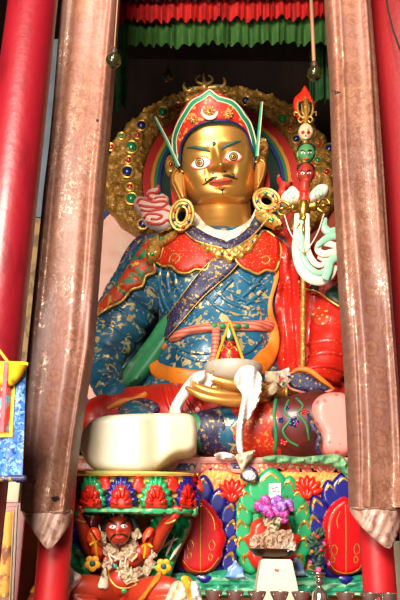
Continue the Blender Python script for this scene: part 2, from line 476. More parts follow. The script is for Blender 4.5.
for par, b_, o in ((lc, lcb, [(51, 497), (58, 496), (60, 499), (55, 502), (52, 500)]), (rc, rcb, [(332, 90), (341, 92), (333, 95.5)]), (rc, rcb, [(370.5, 89), (373, 88), (373.5, 96), (371.5, 98)]),
                   (lc, lcb, [(96, 119), (99, 119.5), (98.5, 122), (96, 121)])):
    build('torn_hole', panel(o, 3.6, .004, 0, sm=0, step=2, on=treeo(b_), off=.002), m_hole, par)
pg = P(26, 480, 3.46)
build('wooden_peg', sweep([pg + Vector((-.035, -.02, 0)), pg + Vector((.02, .02, .005)), pg + Vector((.05, .1, .005))], [.016, .015, .014], 12), m_cord, label='small wooden peg sticking out at the left edge of the left hanging cloth', cat='peg')

# ------------------------------------------------------------------ valance and side drapes
def pleats(x0, x1, yt, ybf, Y, amp, nf, seed, thick=.012, ny=10):
    bm = bmesh.new(); nx = nf * 8; rows = []
    for i in range(nx + 1):
        u = i / nx; x = x0 + (x1 - x0) * u; col = []
        yb = ybf(u)
        ph = u * nf * 2 * PI + 1.1 * math.sin(u * 23 + seed) + .6 * math.sin(u * 57 + seed)
        for j in range(ny + 1):
            t = j / ny; p = P(x, yt + (yb - yt) * t, Y)
            col.append(bm.verts.new(p + Vector((.35 * amp * math.cos(ph * .5), amp * (.3 + .9 * t) * math.sin(ph), 0))))
        rows.append(col)
    fs = []
    for A, B in zip(rows, rows[1:]):
        for j in range(ny): fs.append(bm.faces.new((A[j], B[j], B[j + 1], A[j + 1])))
    bmesh.ops.solidify(bm, geom=fs, thickness=thick)
    bmesh.ops.recalc_face_normals(bm, faces=bm.faces)
    return bm
va = empty('pleated_valance', P(212, 45, 4.3), 'pleated valance of red over green cloth across the top of the shrine', 'valance')
build('green_tier', pleats(96, 332, 10, lambda u: 46.5 - 4 * u + 1.4 * math.sin(u * 60) + 1.2 * math.sin(u * 23), 4.36, .02, 26, 0), m_valgreen, va)
build('red_tier', pleats(96, 332, -14, lambda u: 22 - 5 * u + 1.2 * math.sin(u * 70) + math.sin(u * 31), 4.28, .02, 30, 2), m_valred, va)
build('dark_band', pleats(96, 332, -30, lambda u: 1 - 3 * u + .8 * math.sin(u * 80), 4.22, .015, 36, 5), m_valdark, va)
m_drape = mat('drape_green', '2a5a2a', .75, layers=[dict(scale=12, lo=.45, hi=.7, col='1a3d1e')])
build('side_drape', pleats(92, 130, 48, lambda u: 118 - 14 * u, 4.75, .04, 5, 1, ny=14), m_drape, label='dark green pleated drape hanging beside the left cloth, above the gold halo', cat='drape')
build('side_drape', pleats(308, 345, 40, lambda u: 96 + 12 * u, 4.75, .04, 5, 3, ny=14), m_drape, label='dark green pleated drape hanging beside the right cloth, behind the flaming trident', cat='drape')

# ------------------------------------------------------------------ bulbs
def bulb(px, py, Y, r, ctop, label, m_c, cr_=.004, capr=.5):
    s = mpp(px, py, Y) * r; c = P(px, py, Y)
    root = empty('hanging_bulb', c, label, 'light bulb', 'bare bulbs hanging before the shrine')
    prof = [(s * .02, -s)] + [(s * math.cos(a), s * math.sin(a)) for a in [(-80 + 10 * k) * PI / 180 for k in range(15)]] + [(s * .42, s * 1.0)]
    build('glass_bulb', lathe(c, prof, 32), m_glass, root)
    build('filament', [lathe(c + Vector((0, 0, -s * .3)), [(s * .13, 0), (s * .1, s * .9)], 10), sweep([c + Vector((-s * .4, 0, -s * .3)), c + Vector((-s * .15, 0, -s * .5)), c + Vector((s * .15, 0, -s * .5)), c + Vector((s * .4, 0, -s * .3))], [s * .05] * 4, 6)], m_brass, root)
    build('socket', lathe(c + Vector((0, 0, s * .98)), [(s * .4, 0), (s * .44, s * .1), (s * .44, s * .6), (s * .3, s * .85), (.004, s * .95)], 20), m_socket, root)
    top = Vector((c.x, c.y, 6.9)) if ctop is None else ctop
    build('cord', sweep([c + Vector((0, 0, s * 1.8)), (c + top) / 2, top], [cr_] * 3, 8), m_c, root)
bulb(113.5, 60.5, 3.4, 8, None, 'round clear glass bulb against the right edge of the left hanging cloth', m_tape)
bulb(314.5, 73.5, 3.9, 7.6, None, 'round glass bulb on a pale tape-wrapped cord, beside the right hanging cloth', m_tape, .013)
bulb(168, 77, 4.9, 5.2, None, 'small unlit bulb on a thin dark cord above the statue, left of the crown ornament', m_cord, .003)

# ------------------------------------------------------------------ altar platform
ALZ = P(200, 597, 4.45).z - .06
alt = build('altar_platform', box(-1.3, 1.06, 3.84, 6.55, 0, ALZ, .01), m_altar, label='long dark red altar platform carrying the throne, bowls and guardian', cat='altar', smooth=False)

# ------------------------------------------------------------------ throne
TY = 4.5
tx0, tx1 = P(77, 520, TY).x, P(372, 520, TY).x
ztop = P(250, 459, TY).z; zled = P(250, 474, TY).z
th = empty('lotus_throne', ((tx0 + tx1) / 2, TY, ALZ), 'carved lotus throne under the golden statue, with big red, navy and green painted petals', 'throne')
build('base_block', box(tx0, tx1, TY + .02, 6.5, ALZ, zled), m_orange, th, smooth=False)
bm = box(tx0 - .02, tx1 + .02, TY - .05, 6.5, zled, ztop, .012)
build('top_ledge', bm, m_scale, th, smooth=30)
m_pinkb = mat('ledge_pink', 'd99a8c', .5, layers=[dict(scale=14, lo=.45, hi=.65, col='c8707a')])
m_nb = mat('navy_brocade', '23285e', .45, layers=[dict(kind='edge', scale=30, lo=.1, hi=.2, col='c8b494', amt=.9, mask=dict(scale=14, lo=.4, hi=.55))])
def tp(name, outline, m, parent=th, dy=0.0, puff=.03, pw=5, step=2.5, sm=4, thick=.03, fold=None):
    return build(name, panel(outline, TY - dy, thick, puff, pw, step, sm, fold=fold), m, parent)
tp('ledge_panel', [(160, 475), (174, 458.5), (204, 458.5), (199, 475)], m_pinkb, dy=.052, puff=.01, sm=0)
tp('brocade_inset', [(174, 470.5), (180, 462), (198, 462), (194, 470.5)], m_nb, dy=.066, puff=.006, sm=0)
tp('ledge_panel', [(233, 472), (224, 458.5), (262, 458.5), (254, 475)], m_pinkb, dy=.052, puff=.01, sm=0)
tp('brocade_inset', [(233, 468.5), (229, 461), (243, 461), (244, 469)], m_nb, dy=.066, puff=.006, sm=0)
# scaled orange slope under the ledge
tp('scaled_frieze', [(199, 476), (205, 463), (222, 463), (236, 474), (256, 474), (258, 463), (345, 463), (362, 476), (368, 490), (372, 500), (160, 500), (160, 476)], mat('frieze_scales', 'e89a3c', .45, coat=.25,
   layers=[dict(kind='edge', scale=30, lo=.05, hi=.16, col='e2703a', amt=.6), dict(scale=6, lo=.5, hi=.7, col='f2c34e')], bump=dict(kind='edge', scale=30, st=.6, h=.012)), dy=.03, puff=.02, sm=0)
tp('ledge_lip', [(158, 459), (200, 457), (262, 457.5), (350, 457.5), (372, 458), (372, 463), (300, 462.5), (158, 463.5)], m_pinkb, dy=.07, puff=.012, pw=2, sm=0)

def gild(outline, w=.9, sub=3, closed=False, dy=.0):
    return tube([(x, y, TY - dy) for x, y in outline], w, 6, sub=sub, closed=closed)
def streak(cx, cy, w, h, ang, f=.55):
    """ inner gilded crescent of a lobe """
    o = petal(cx, cy, w * f, h * f, ang); return o
def unit(body, bodym, lobes, lobem, heart, heartm, hl, dy=0.0, veins=()):
    pt = build('petal', panel(body, TY - dy - .03, .03, .02, 5, 3), bodym, th)
    for i, (cx, cy, w, h, a) in enumerate(lobes):
        l = build('lobe', panel(petal(cx, cy, w * 1.3, h * 1.12, a), TY - dy - .05 - .016 * (len(lobes) - i) / len(lobes), .03, .022, w * .25, 1.8), lobem, pt)
        aa = math.radians(a)
        o = [(-w * .36, h * .02), (-w * .3, -h * .22), (0, -h * .42), (w * .3, -h * .22), (w * .36, h * .02), (w * .17, -h * .13), (0, -h * .24), (-w * .17, -h * .13)]
        o = [(cx + x * math.cos(aa) - y * math.sin(aa), cy + x * math.sin(aa) + y * math.cos(aa)) for x, y in o]
        gm.append(panel(o, TY - dy - .083, .02, .008, 2, 1.6, 2))
    h = build('heart', panel(heart, TY - dy - .1, .06, .05, 7, 1.8, 2), heartm, pt)
    t = treeo(h)
    for v in veins: gm.append(tube([(x, y, 4.4) for x, y in v], .55, 6, on=t, off=.003))
    for cx, cy, r in hl: gm.append(tube([(x, y, 4.4) for x, y in petal(cx, cy, r, r * 1.7)], .5, 6, sub=2, closed=True, on=t, off=.003))
    for g_ in gm: build('gilding', g_, m_gilt, pt)
    gm.clear()
    return pt
gm = []
# left: navy petal with crimson heart
unit([(200, 476), (213, 484), (226, 497), (235, 515), (237, 540), (234, 560), (222, 576), (205, 583), (186, 577), (172, 570), (172, 530), (182, 495)], m_pblue,
     [(203, 489, 17, 26, 5), (218, 501, 15, 25, 12), (229, 513, 14, 24, 18), (231, 528, 12, 22, 14), (232, 544, 12, 22, 16), (229, 560, 13, 22, 22), (188, 492, 14, 25, -10)], m_pblue,
     [(201, 497), (208, 502), (211, 506), (216, 511), (219, 518), (223, 522), (223, 529), (226.5, 536), (225.5, 545), (223, 550), (222, 559), (214, 570), (201, 575), (188, 573), (180, 564), (178.5, 552), (180, 540), (185, 526), (192, 507)], m_pcrim,
     [(190.5, 545, 6), (212, 545, 6), (189.5, 555.5, 4), (210.5, 557, 4)], veins=[[(201, 505), (200.5, 530), (200.5, 572)], [(183, 560), (190, 569), (200, 572), (210, 569), (219, 558)], [(206, 508), (213, 518), (215, 530)]])
# middle: green petal with red heart
unit([(271, 470), (288, 478), (300, 492), (306, 515), (308, 545), (304, 570), (290, 582), (255, 582), (242, 570), (237, 545), (238, 515), (245, 492), (256, 478)], m_pgreen,
     [(271, 484, 27, 30, 0), (257, 489, 17, 27, -14), (287.5, 490, 17, 27, 12), (247.5, 500, 15, 26, -20), (296.5, 500, 15, 26, 15), (243, 514, 14, 25, -15), (302, 514, 14, 25, 12), (241.5, 529, 14, 24, -10), (304, 529, 14, 24, 8), (243, 546, 15, 26, -20), (302, 546, 15, 26, 18), (248, 562, 14, 24, -28), (297, 562, 14, 24, 28)], m_pgreen,
     [(272, 513), (282, 517), (290, 524), (292.5, 533), (300, 534), (299.5, 543), (295, 551), (297, 557), (289, 569), (278, 575), (266, 575), (253, 567), (247, 555), (249.5, 549), (243.5, 538), (249.5, 533), (251, 524), (261, 516)], m_pred,
     [], veins=[])
# right: navy petal with crimson heart
unit([(345, 474), (362, 481), (374, 497), (378, 530), (376, 560), (362, 578), (345, 584), (328, 578), (316, 562), (313, 535), (316, 508), (327, 486)], m_pblue,
     [(344, 487, 22, 27, 0), (331, 494, 16, 27, -14), (361, 494, 16, 27, 14), (318, 508, 15, 26, -20), (371, 508, 15, 26, 20), (315, 524, 13, 24, -16), (316, 541, 13, 24, -16), (319, 558, 13, 22, -20)], m_pblue,
     [(345, 496), (351, 500), (358, 502), (362, 509), (368, 515), (369, 528), (371, 542), (369, 560), (361, 571), (345, 576.5), (333, 572.5), (326, 561), (323, 545), (322.5, 530), (324, 517), (330, 506), (338, 499)], m_pcrim,
     [(334.5, 550, 6), (357, 549, 6), (333, 559.5, 4), (356, 559.5, 4)], veins=[[(345.5, 505), (346, 530), (346, 573)], [(328, 560), (335, 570), (346, 573.5), (358, 570), (364, 560)], [(338, 506), (331, 517), (328, 528)], [(340, 512), (337, 520), (338, 528)]])
# far left, mostly behind the guardian: navy petal
unit([(92, 476), (115, 482), (128, 510), (128, 560), (110, 582), (85, 582), (76, 560), (76, 500)], m_pblue, [(84, 530, 14, 30, 0)], m_pblue, [(100, 500), (116, 520), (118, 560), (100, 576), (86, 560), (86, 520)], m_pcrim, [])
# small red fans between the large petals
for cx, cy in ((232, 497), (307, 494), (165, 497)):
    f = build('fan_petal', panel(ell(cx, cy + 2, 13, 17, 16), TY - .055, .03, .01, 5, 3, 3), m_pred, th)
    fs = []
    for a in (-70, -46, -23, 0, 23, 46, 70):
        r = math.radians(a); fs.append(panel(petal(cx + 11 * math.sin(r), cy + 2 - 14 * math.cos(r), 7.5, 15, a), TY - .07, .02, .02, 3, 1.8, 3))
    for a in (-35, 0, 35):
        r = math.radians(a); fs.append(panel(petal(cx + 5 * math.sin(r), cy + 4 - 5 * math.cos(r), 7, 13, a), TY - .085, .02, .02, 3, 1.8, 3))
    build('fan_lobe', fs, m_pred, f)
# waves along the foot
tp('foot_waves', [(160, 577), (185, 573), (200, 577), (215, 571), (235, 570), (250, 575), (262, 580), (285, 580), (296, 572), (312, 570), (325, 577), (345, 578), (360, 575), (376, 577), (376, 596), (160, 596)], m_teal, dy=.11, puff=.03, pw=4, fold=lambda x, y: .012 * math.sin(x * .35 + math.sin(y * .3) * 2) + .008 * math.sin(y * 1.1))
tp('navy_tip', [(196, 576), (212, 576), (205, 584)], m_pblue, dy=.15, puff=.01, sm=2)
tp('navy_tip', [(338, 577), (354, 577), (346, 585)], m_pblue, dy=.15, puff=.01, sm=2)
for cx, cy in ((235.5, 569), (296, 566)):
    o = [(cx, cy - 9), (cx + 3.5, cy - 4), (cx + 8, cy - 1), (cx + 8.5, cy + 5), (cx + 12, cy + 9), (cx + 4, cy + 10), (cx - 4, cy + 10), (cx - 11, cy + 8), (cx - 8, cy + 4), (cx - 8, cy - 1), (cx - 3.5, cy - 4)]
    tp('leaf_crest', o, m_plblue, dy=.16, puff=.03, pw=4, step=1.8, sm=3)

# ------------------------------------------------------------------ halo
HY = 6.3
ha = empty('carved_halo', (P(221, 470, HY).x, HY, ztop), 'gold carved halo with rainbow rings and gems standing behind the golden statue', 'halo')
def disc(cx, cy, rx, ry, Y, m, name, th_=.02, **k):
    return build(name, panel(ell(cx, cy, rx, ry, 48), Y, th_, 0, 5, 9, 1), m, ha, **k)
m_pinkw = mat('nimbus_pink', 'e9b3a0', .75, layers=[dict(scale=5, lo=.45, hi=.7, col='dca08a'), dict(scale=2, lo=.45, hi=.65, col='f0cdb8')])
m_ror, m_rre, m_rgr, m_rbl = mat('ring_orange', 'e0862c', .6), mat('ring_red', 'c8281c', .6), mat('ring_green', '2c7a3c', .6), mat('ring_blue', '1c2c6c', .6)
m_ligh = mat('ring_light_blue', '8ea7b4', .6); m_dkg = mat('nimbus_green', '0a2a1c', .6)
m_nav = mat('nimbus_navy', '242a5c', .6, layers=[dict(scale=6, lo=.5, hi=.6, col='5c7a90')])
m_redw = mat('nimbus_red', 'b0462c', .7, layers=[dict(scale=5, lo=.45, hi=.7, col='8a2c1c')])
def ring(cx, cy, r0, r1, Y, m, name, th_=.02, a0=0, a1=360, sy=1.0, parent=None, puff=0.0, cut=470):
    bm = bmesh.new(); n = 96; rows = []
    for i in range(n + 1):
        a = math.radians(a0 + (a1 - a0) * i / n); row = []
        for r, dd in ((r0, 0), (r0, -th_), ((r0 + r1) / 2, -th_ - puff), (r1, -th_), (r1, 0)):
            x, y = cx + r * math.cos(a), cy - r * sy * math.sin(a)
            row.append(bm.verts.new(P(x, min(y, cut), Y) + Vector((0, dd, 0))))
        rows.append(row)
    for A, B in zip(rows, rows[1:]):
        for k in range(5): bm.faces.new((A[k], A[(k + 1) % 5], B[(k + 1) % 5], B[k]))
    bmesh.ops.remove_doubles(bm, verts=bm.verts, dist=1e-5); bmesh.ops.recalc_face_normals(bm, faces=bm.faces)
    return build(name, bm, m, parent or ha)
disc(216, 320, 151, 150, HY, m_pinkw, 'body_nimbus', label='pale pink body nimbus')
build('halo_foot', box(P(150, 460, HY).x, P(290, 460, HY).x, HY - .02, HY + .06, ztop + .002, P(220, 440, HY).z), m_pinkw, ha, smooth=False)
for r0, r1, m in ((150, 155, m_rbl), (155, 160, m_rgr), (160, 164, m_ror), (164, 170, m_rre)):
    ring(216, 320, r0, r1, HY + .02, m, 'rainbow_ring', .03)
disc(222, 320, 108, 116, HY - .03, m_nav, 'inner_nimbus', label='navy inner nimbus')
ring(222, 320, 107, 112, HY - .03, m_ligh, 'inner_ring', .02, sy=1.07)
build('red_field', panel([(298, 205), (320, 185), (345, 200), (352, 300), (330, 300), (300, 250)], HY - .035, .02, 0, sm=2, step=8), m_redw, ha)
# carved gold band
cx, cy = 221, 185
out = []
for a in range(-38, 219, 6):
    r = math.radians(a); sc = 1.0 + .02 * math.sin(a * .5)
    k = 1.0
    if a < -10: k = 1 - (-10 - a) / 28 * .2
    if a > 190: k = 1 - (a - 190) / 28 * .2
    out.append((cx + 118 * k * sc * math.cos(r), cy - (98 if math.sin(r) > 0 else 112) * k * sc * math.sin(r)))
inn = [(cx + 77 * math.cos(math.radians(a)), cy - 77 * math.sin(math.radians(a))) for a in range(218, -39, -6)]
def carve(x, y):
    v = Vector((x * .085, y * .085, 0))
    w = abs(NZ.noise(v * 1.0)) * 1.3 + .7 * abs(NZ.noise(v * 2.3 + Vector((4, 1, 0))))
    return .055 * (1 - min(1, w * 1.5)) 
gb_ = build('gold_band', panel(out + inn, HY - .1, .16, .06, 8, 2.2, 0, fold=carve), m_gold, ha)
ring(cx, cy, 70, 78, HY - .12, m_rre, 'rainbow_ring', .03, -40, 220)
ring(cx, cy, 67, 70.5, HY - .12, m_ror, 'rainbow_ring', .03, -40, 220)
ring(cx, cy, 64, 67, HY - .12, m_rgr, 'rainbow_ring', .03, -40, 220)
ring(cx, cy, 60.5, 64, HY - .12, m_rbl, 'rainbow_ring', .03, -40, 220)
build('head_nimbus', panel(ell(cx, cy, 61, 61, 40), HY - .1, .02, 0, 5, 8, 1), m_dkg, ha, label='dark green head nimbus')
tg = treeo(gb_)
for x, y, r, m in ((131.5, 147, 5.5, m_gn), (141.5, 125.5, 4.6, m_gb), (121.5, 136, 3, m_gn), (138, 135.5, 3.2, m_gr), (111, 147, 3.2, m_gr), (128.5, 160, 3.4, m_gr), (127.5, 171.5, 5.4, m_gb), (130, 187, 3.4, m_gr), (131.5, 198.5, 5.2, m_gn), (143, 224, 4.5, m_gb), (163, 112, 4.6, m_gn), (178, 106, 3.2, m_gr),
                   (283, 119, 4.8, m_gn), (291, 128.5, 3.4, m_gr), (296.5, 139, 3.8, m_gb), (319, 143.5, 3.4, m_gr), (330, 149, 5, m_gb), (309, 120, 4, m_gn), (262, 107, 3.4, m_gr), (246, 101, 4.2, m_gb), (318, 160, 3, m_gn), (327, 172, 3.4, m_gr)):
    h = hit(tg, x, y); Yg = h.y if h else HY - .15
    g = build('gem', blob(x, y, Yg + .01, r, r * .95, r * .7, 14, 10), m, ha)
    build('bezel', sweep([P(x + r * 1.15 * math.cos(t), y + r * 1.1 * math.sin(t), Yg) for t in [2 * PI * i / 16 for i in range(16)]], [.012] * 16, 6, closed=True), m_gilt, g)
# ================================================================== the golden statue
m_skin = mat('gold_skin', 'd0954a', .36, .68, layers=[dict(scale=3, lo=.4, hi=.7, col='c48a3e')], bump=dict(scale=5, st=.08, h=.02))
BL = [dict(kind='noise', scale=4, lo=.45, hi=.7, col='0d3c58'), dict(kind='noise', scale=19, lo=.54, hi=.6, col='c8b078', metal=.35, rough=.35, detail=4, dist=.9, mask=dict(scale=9, lo=.4, hi=.5))]
m_blue = mat('blue_brocade', '185d7c', .45, layers=BL, bump=dict(scale=40, st=.2, h=.008), coat=.1)
m_redr = mat('red_robe', 'b81c0e', .42, layers=[dict(scale=7, lo=.45, hi=.7, col='b0180f'), dict(kind='edge', scale=42, lo=.26, hi=.34, col='e08030', amt=.5, mask=dict(scale=9, lo=.48, hi=.6))], bump=dict(scale=25, st=.12, h=.01), coat=.25)
m_yoke = mat('red_yoke', 'c02410', .5, layers=[dict(kind='voronoi', scale=48, lo=.28, hi=.12, col='e8a050', amt=.8)], bump=dict(scale=40, st=.2, h=.006))
m_oran = mat('orange_lining', 'd8761c', .5, layers=[dict(scale=9, lo=.45, hi=.7, col='c05f14')])
m_trim = mat('gold_trim', 'cea354', .38, .5, layers=[dict(scale=30, lo=.5, hi=.7, col='a87828')])
m_navy = mat('navy_sash', '23234e', .5, layers=[dict(kind='edge', scale=26, lo=.02, hi=.0, col='b08a3c', amt=.5), dict(kind='noise', scale=44, lo=.58, hi=.64, col='b09048', metal=.5)])
m_flor = mat('floral_brocade', 'b83a1c', .5, layers=[dict(scale=7, lo=.5, hi=.56, col='2c7a4a', dist=1.2), dict(scale=10, lo=.56, hi=.6, col='d8a848', metal=.4, dist=.8, sc=(1.3, 1, .8)), dict(scale=12, lo=.64, hi=.67, col='22306c')], bump=dict(scale=14, st=.3, h=.01))
m_grn = mat('green_robe', '2c7d4e', .5, layers=[dict(scale=8, lo=.45, hi=.7, col='1d5f3a')], bump=dict(scale=12, st=.2, h=.01))
m_pinkbelt = mat('pink_belt', 'd68068', .5, layers=[dict(kind='wave', scale=10, lo=.5, hi=.8, col='b85040', dir='Z')])
m_lace = mat('lace_white', 'eadfc6', .7, layers=[dict(scale=40, lo=.5, hi=.7, col='d0c2a4', amt=.6)])
m_line = mat('painted_black', '1c120c', .5); m_teald = mat('brow_teal', '17504c', .5)
m_eye = mat('eye_white', 'f6efe4', .25, coat=.6); m_lip = mat('lip_red', 'd8503a', .35, coat=.3); m_iris = mat('iris_gold', 'b8862c', .3, coat=.5)
m_cream = mat('cream_paint', 'eedfbc', .5); m_hgreen = mat('hat_green', '1f8a62', .45); m_hred = mat('hat_red', 'c8301a', .45, layers=[dict(kind='voronoi', scale=27, lo=.38, hi=.26, col='ee9c4a', amt=.9)], bump=dict(kind='voronoi', scale=27, st=.25, h=.008))
m_sole = mat('cream_sole', 'd9cfb4', .42, layers=[dict(scale=3, lo=.4, hi=.7, col='d2c5a4'), dict(scale=16, lo=.55, hi=.75, col='c8bb98', amt=.5)], bump=dict(scale=7, st=.1, h=.015), coat=.15)
m_mint = mat('mint_ribbon', '86b89a', .45, coat=.2); m_ivory = mat('ivory_ribbon', 'd4cab4', .45, coat=.2)
m_flame = mat('flame_red', 'd23a2c', .45, coat=.2); m_flamew = mat('flame_pink', 'f0c8b8', .45, coat=.2)
m_hair = mat('hair_blue_black', '14131f', .6)

st = empty('golden_statue', (P(222, 457, 5.3).x, 5.3, ztop + .004), 'huge golden-faced seated statue in blue and red brocade robes on the lotus throne', 'statue')

# ---- torso, neck
def fold_t(g, cy):
    t = (cy - 250) / 100.0
    return .012 * math.sin(9 * g + 5 * t) + .008 * math.sin(15 * g - 9 * t) + .01 * math.sin(23 * t + 3 * g)
secs = [(220, 408, 84, .55, 5.4), (220, 395, 80, .54, 5.42), (219, 378, 70, .53, 5.45), (218, 360, 62, .52, 5.46), (219, 345, 60, .5, 5.46), (220, 330, 60, .46, 5.46), (221, 315, 62, .45, 5.45), (222, 300, 66, .45, 5.45), (222, 285, 70, .45, 5.45), (222, 270, 74, .44, 5.45), (222, 258, 74, .41, 5.45), (222, 247, 68, .37, 5.44), (222, 240, 56, .29, 5.44), (222, 235, 38, .2, 5.46), (222, 232, 22, .14, 5.46)]
ss = cr(secs, 5)
torso = build('blue_tunic', loft(ss, 96, fold_t, 2.2), m_blue, st, smooth=80)
neck = build('neck', loft(cr([(222, 240, 34, .27, 5.4), (222, 228, 30, .25, 5.4), (222, 217, 29, .24, 5.4), (222, 205, 28.5, .235, 5.42), (221, 190, 27, .22, 5.44)], 4), 48, lambda g, cy: .012 * math.sin(cy * .9)), m_skin, st)

# ---- head
HC = P(216, 160, 5.22); HS = mpp(216, 160, 5.22); PT = math.radians(24)
HU = Vector((1, 0, 0)); HV = Vector((0, -math.sin(PT), math.cos(PT))); HW = Vector((0, -math.cos(PT), -math.sin(PT)))
hw_t = [(-50.5, 3), (-49, 12), (-46, 22), (-42, 28.5), (-36, 33), (-28, 36), (-18, 37.4), (-5, 38), (8, 38.2), (20, 38), (32, 36), (44, 31), (54, 22), (60, 11), (63, 2)]
fd_t = [(-50.5, 18), (-49, 22), (-46, 26), (-42, 31), (-36, 35.5), (-28, 35.5), (-18, 35), (-5, 34), (8, 33.5), (20, 34), (32, 32), (44, 26), (54, 17), (60, 9), (63, 2)]
cx_t = [(-50.5, 5.5), (-42, 4.5), (-28, 2.5), (-10, .8), (10, 0), (63, -1)]
def sm_i(tab):
    q = cr(tab, 10); return lambda y: interp(q, y)
hwf, fdf, cxf = sm_i(hw_t), sm_i(fd_t), sm_i(cx_t)
def G(x, y, cx, cy, sx, sy): return math.exp(-((x - cx) / sx) ** 2 - ((y - cy) / sy) ** 2)
def face_bump(x, y):
    """ x, y picture points on the head, result forward in picture points """
    b = 0
    t = max(0, min(1, (y - 149) / 20.0)); bx = 215.5 + 4 * t
    b += (2.0 + 7.5 * t) * math.exp(-((x - bx) / (3.4 + 1.2 * t)) ** 2) * (1 / (1 + math.exp(-(y - 149) / 2))) * (1 / (1 + math.exp((y - 173.2) / .7)))
    b += 5.2 * G(x, y, 219.5, 169, 5, 4.4)
    b += 6 * G(x, y, 212.6, 171.2, 3.4, 3) + 6 * G(x, y, 226.5, 168.8, 3.4, 3)
    b -= 2.2 * G(x, y, 201, 162.5, 11, 7) + 2.2 * G(x, y, 233, 156.8, 11, 7)
    b += 2.4 * G(x, y, 200.5, 162.5, 7.5, 5) + 2.4 * G(x, y, 233, 156.5, 7.5, 5)
    b += 1.6 * G(x, y, 200, 151, 11, 3) + 1.6 * G(x, y, 231, 146.5, 11, 3)
    b += 2.2 * G(x, y, 196, 177, 10, 9) + 2.2 * G(x, y, 241, 172, 10, 9)
    b += 2.4 * G(x, y, 221, 181, 11, 5) - 1.8 * G(x, y, 221.5, 188.2, 8, 2.2)
    b += 3.0 * G(x, y, 223, 196, 10, 6)
    b -= 1.2 * G(x, y, 207, 176, 2.6, 5) + 1.2 * G(x, y, 232.5, 173, 2.6, 5)
    return b
bm = bmesh.new(); rings = []; n = 150; NR = 120
for i in range(NR + 1):
    v = -50.5 + 113.5 * (0.5 - 0.5 * math.cos(PI * i / NR)) * .35 + 113.5 * (i / NR) * .65
    hw, fd, cx0 = hwf(v), fdf(v), cxf(v); ring = []
    for k in range(n):
        g = 2 * PI * k / n; cs, sn = math.cos(g), math.sin(g)
        x = cx0 + hw * math.copysign(abs(cs) ** .86, cs)
        w = (fd if sn < 0 else 36 * (hw / 38) ** .7) * -math.copysign(abs(sn) ** .86, sn)
        if sn < -.15: w += face_bump(216 + x, 160 - v) * min(1, (-sn - .15) * 3)
        ring.append(bm.verts.new(HC + (HU * x + HV * v + HW * w) * HS))
    rings.append(ring)
for A, B in zip(rings, rings[1:]):
    for k in range(n): bm.faces.new((A[k], A[(k + 1) % n], B[(k + 1) % n], B[k]))
bm.faces.new(rings[0]); bm.faces.new(rings[-1])
bmesh.ops.recalc_face_normals(bm, faces=bm.faces)
head = build('head', bm, m_skin, st, smooth=180)
TH_ = treeo(head)
def fp(name, o, m, off=.004, puff=.006, pw=2, step=1.2, sm=4, par=None):
    return build(name, panel(o, 4.9, .01, puff, pw, step, sm, on=TH_, off=off), m, par or head)
def ft(name, pts, r, m, off=.003, flat=.7, par=None):
    return build(name, tube([(x, y, 5) for x, y in pts], r, 8, flat, 4, on=TH_, off=off), m, par or head)
for eo, ic, r in (([(191.3, 164.6), (196.5, 158.8), (204.5, 157), (210.5, 161), (208, 166), (200.4, 169), (194, 168.2)], (199.8, 162.5), 4.2), ([(224.6, 157.2), (229, 152.2), (235.4, 151.2), (241.6, 156), (238.5, 160.3), (230.8, 161.4)], (233.4, 156.6), 4.0)):
    e = build('eye', [panel(eo, 4.9, .01, .012, 4, 1.2, 4, on=TH_, off=.004)], m_eye, st)
    te = treeo(e)
    ex, ey = sum(p[0] for p in eo) / len(eo), sum(p[1] for p in eo) / len(eo)
    build('eye_rim', tube([(ex + (x - ex) * 1.03, ey + (y - ey) * 1.03, 5) for x, y in eo], .8, 8, .7, 4, closed=True, on=TH_, off=.004), m_lip, e)
    for q, (rr, m) in enumerate(((r, m_iris), (r * .62, m_line), (r * .38, m_iris), (r * .2, m_line))):
        build(('iris', 'iris_ring', 'iris', 'pupil')[q], panel(ell(*ic, rr, rr, 18), 4.9, .004, .002, 1, .9 if q < 2 else .5, 1, on=te, off=.003 + q * .003), m, e)
    build('iris_ring', tube([(x, y, 5) for x, y in ell(*ic, r, r, 18)], .55, 6, .6, 1, closed=True, on=te, off=.004), m_line, e)
    lid = [(x, y - 1.0) for x, y in (eo[:4])]
    build('eyelid', tube([(x, y, 5) for x, y in lid], [.6, 1.1, 1.1, .6], 8, .8, 4, on=TH_, off=.006), m_skin, e)
ft('eyebrow', [(186.6, 148), (192, 147.2), (198, 147.6), (204, 149.4), (209.6, 151.4)], [.5, 1.2, 1.5, 1.5, .9], m_teald)
ft('eyebrow', [(221.5, 149.4), (226, 145.8), (231, 143.6), (236, 142), (240.8, 141.2)], [.9, 1.5, 1.5, 1.2, .5], m_teald)
build('forehead_jewel', blob(*(lambda h: (214, 143.6, h.y - .005))(hit(TH_, 214, 143.6)), 2.1, 2.6, 1.4, 12, 8), m_teald, head)
fp('lips', [(209, 183.4), (213.5, 179.6), (218.6, 178.6), (221, 179.4), (223.3, 178), (228, 178.6), (232.4, 180.4), (228, 184), (220.6, 186), (213, 186)], m_lip, puff=.022, pw=3)
ft('lip_line', [(209.6, 183.2), (214, 182), (219, 182), (223, 181.4), (228, 180.8), (231.8, 180.6)], .35, m_line, off=.026)
ft('moustache', [(217, 176.8), (213, 178), (209.4, 180.4), (205.5, 183.4), (202.6, 185)], [.9, 1.4, 1.3, .9, .5], m_line, off=.004)
ft('moustache', [(208, 181.4), (205.6, 180.6), (205.8, 178.4), (207.6, 178.2)], [.7, .7, .6, .4], m_line)
ft('moustache', [(223.4, 175.8), (227, 175.6), (230.8, 176.8), (234, 178), (237.4, 179)], [.9, 1.4, 1.3, .9, .5], m_line)
ft('moustache', [(231.4, 177.2), (233.8, 176.4), (233.4, 174.4), (231.8, 174.4)], [.7, .7, .6, .4], m_line)
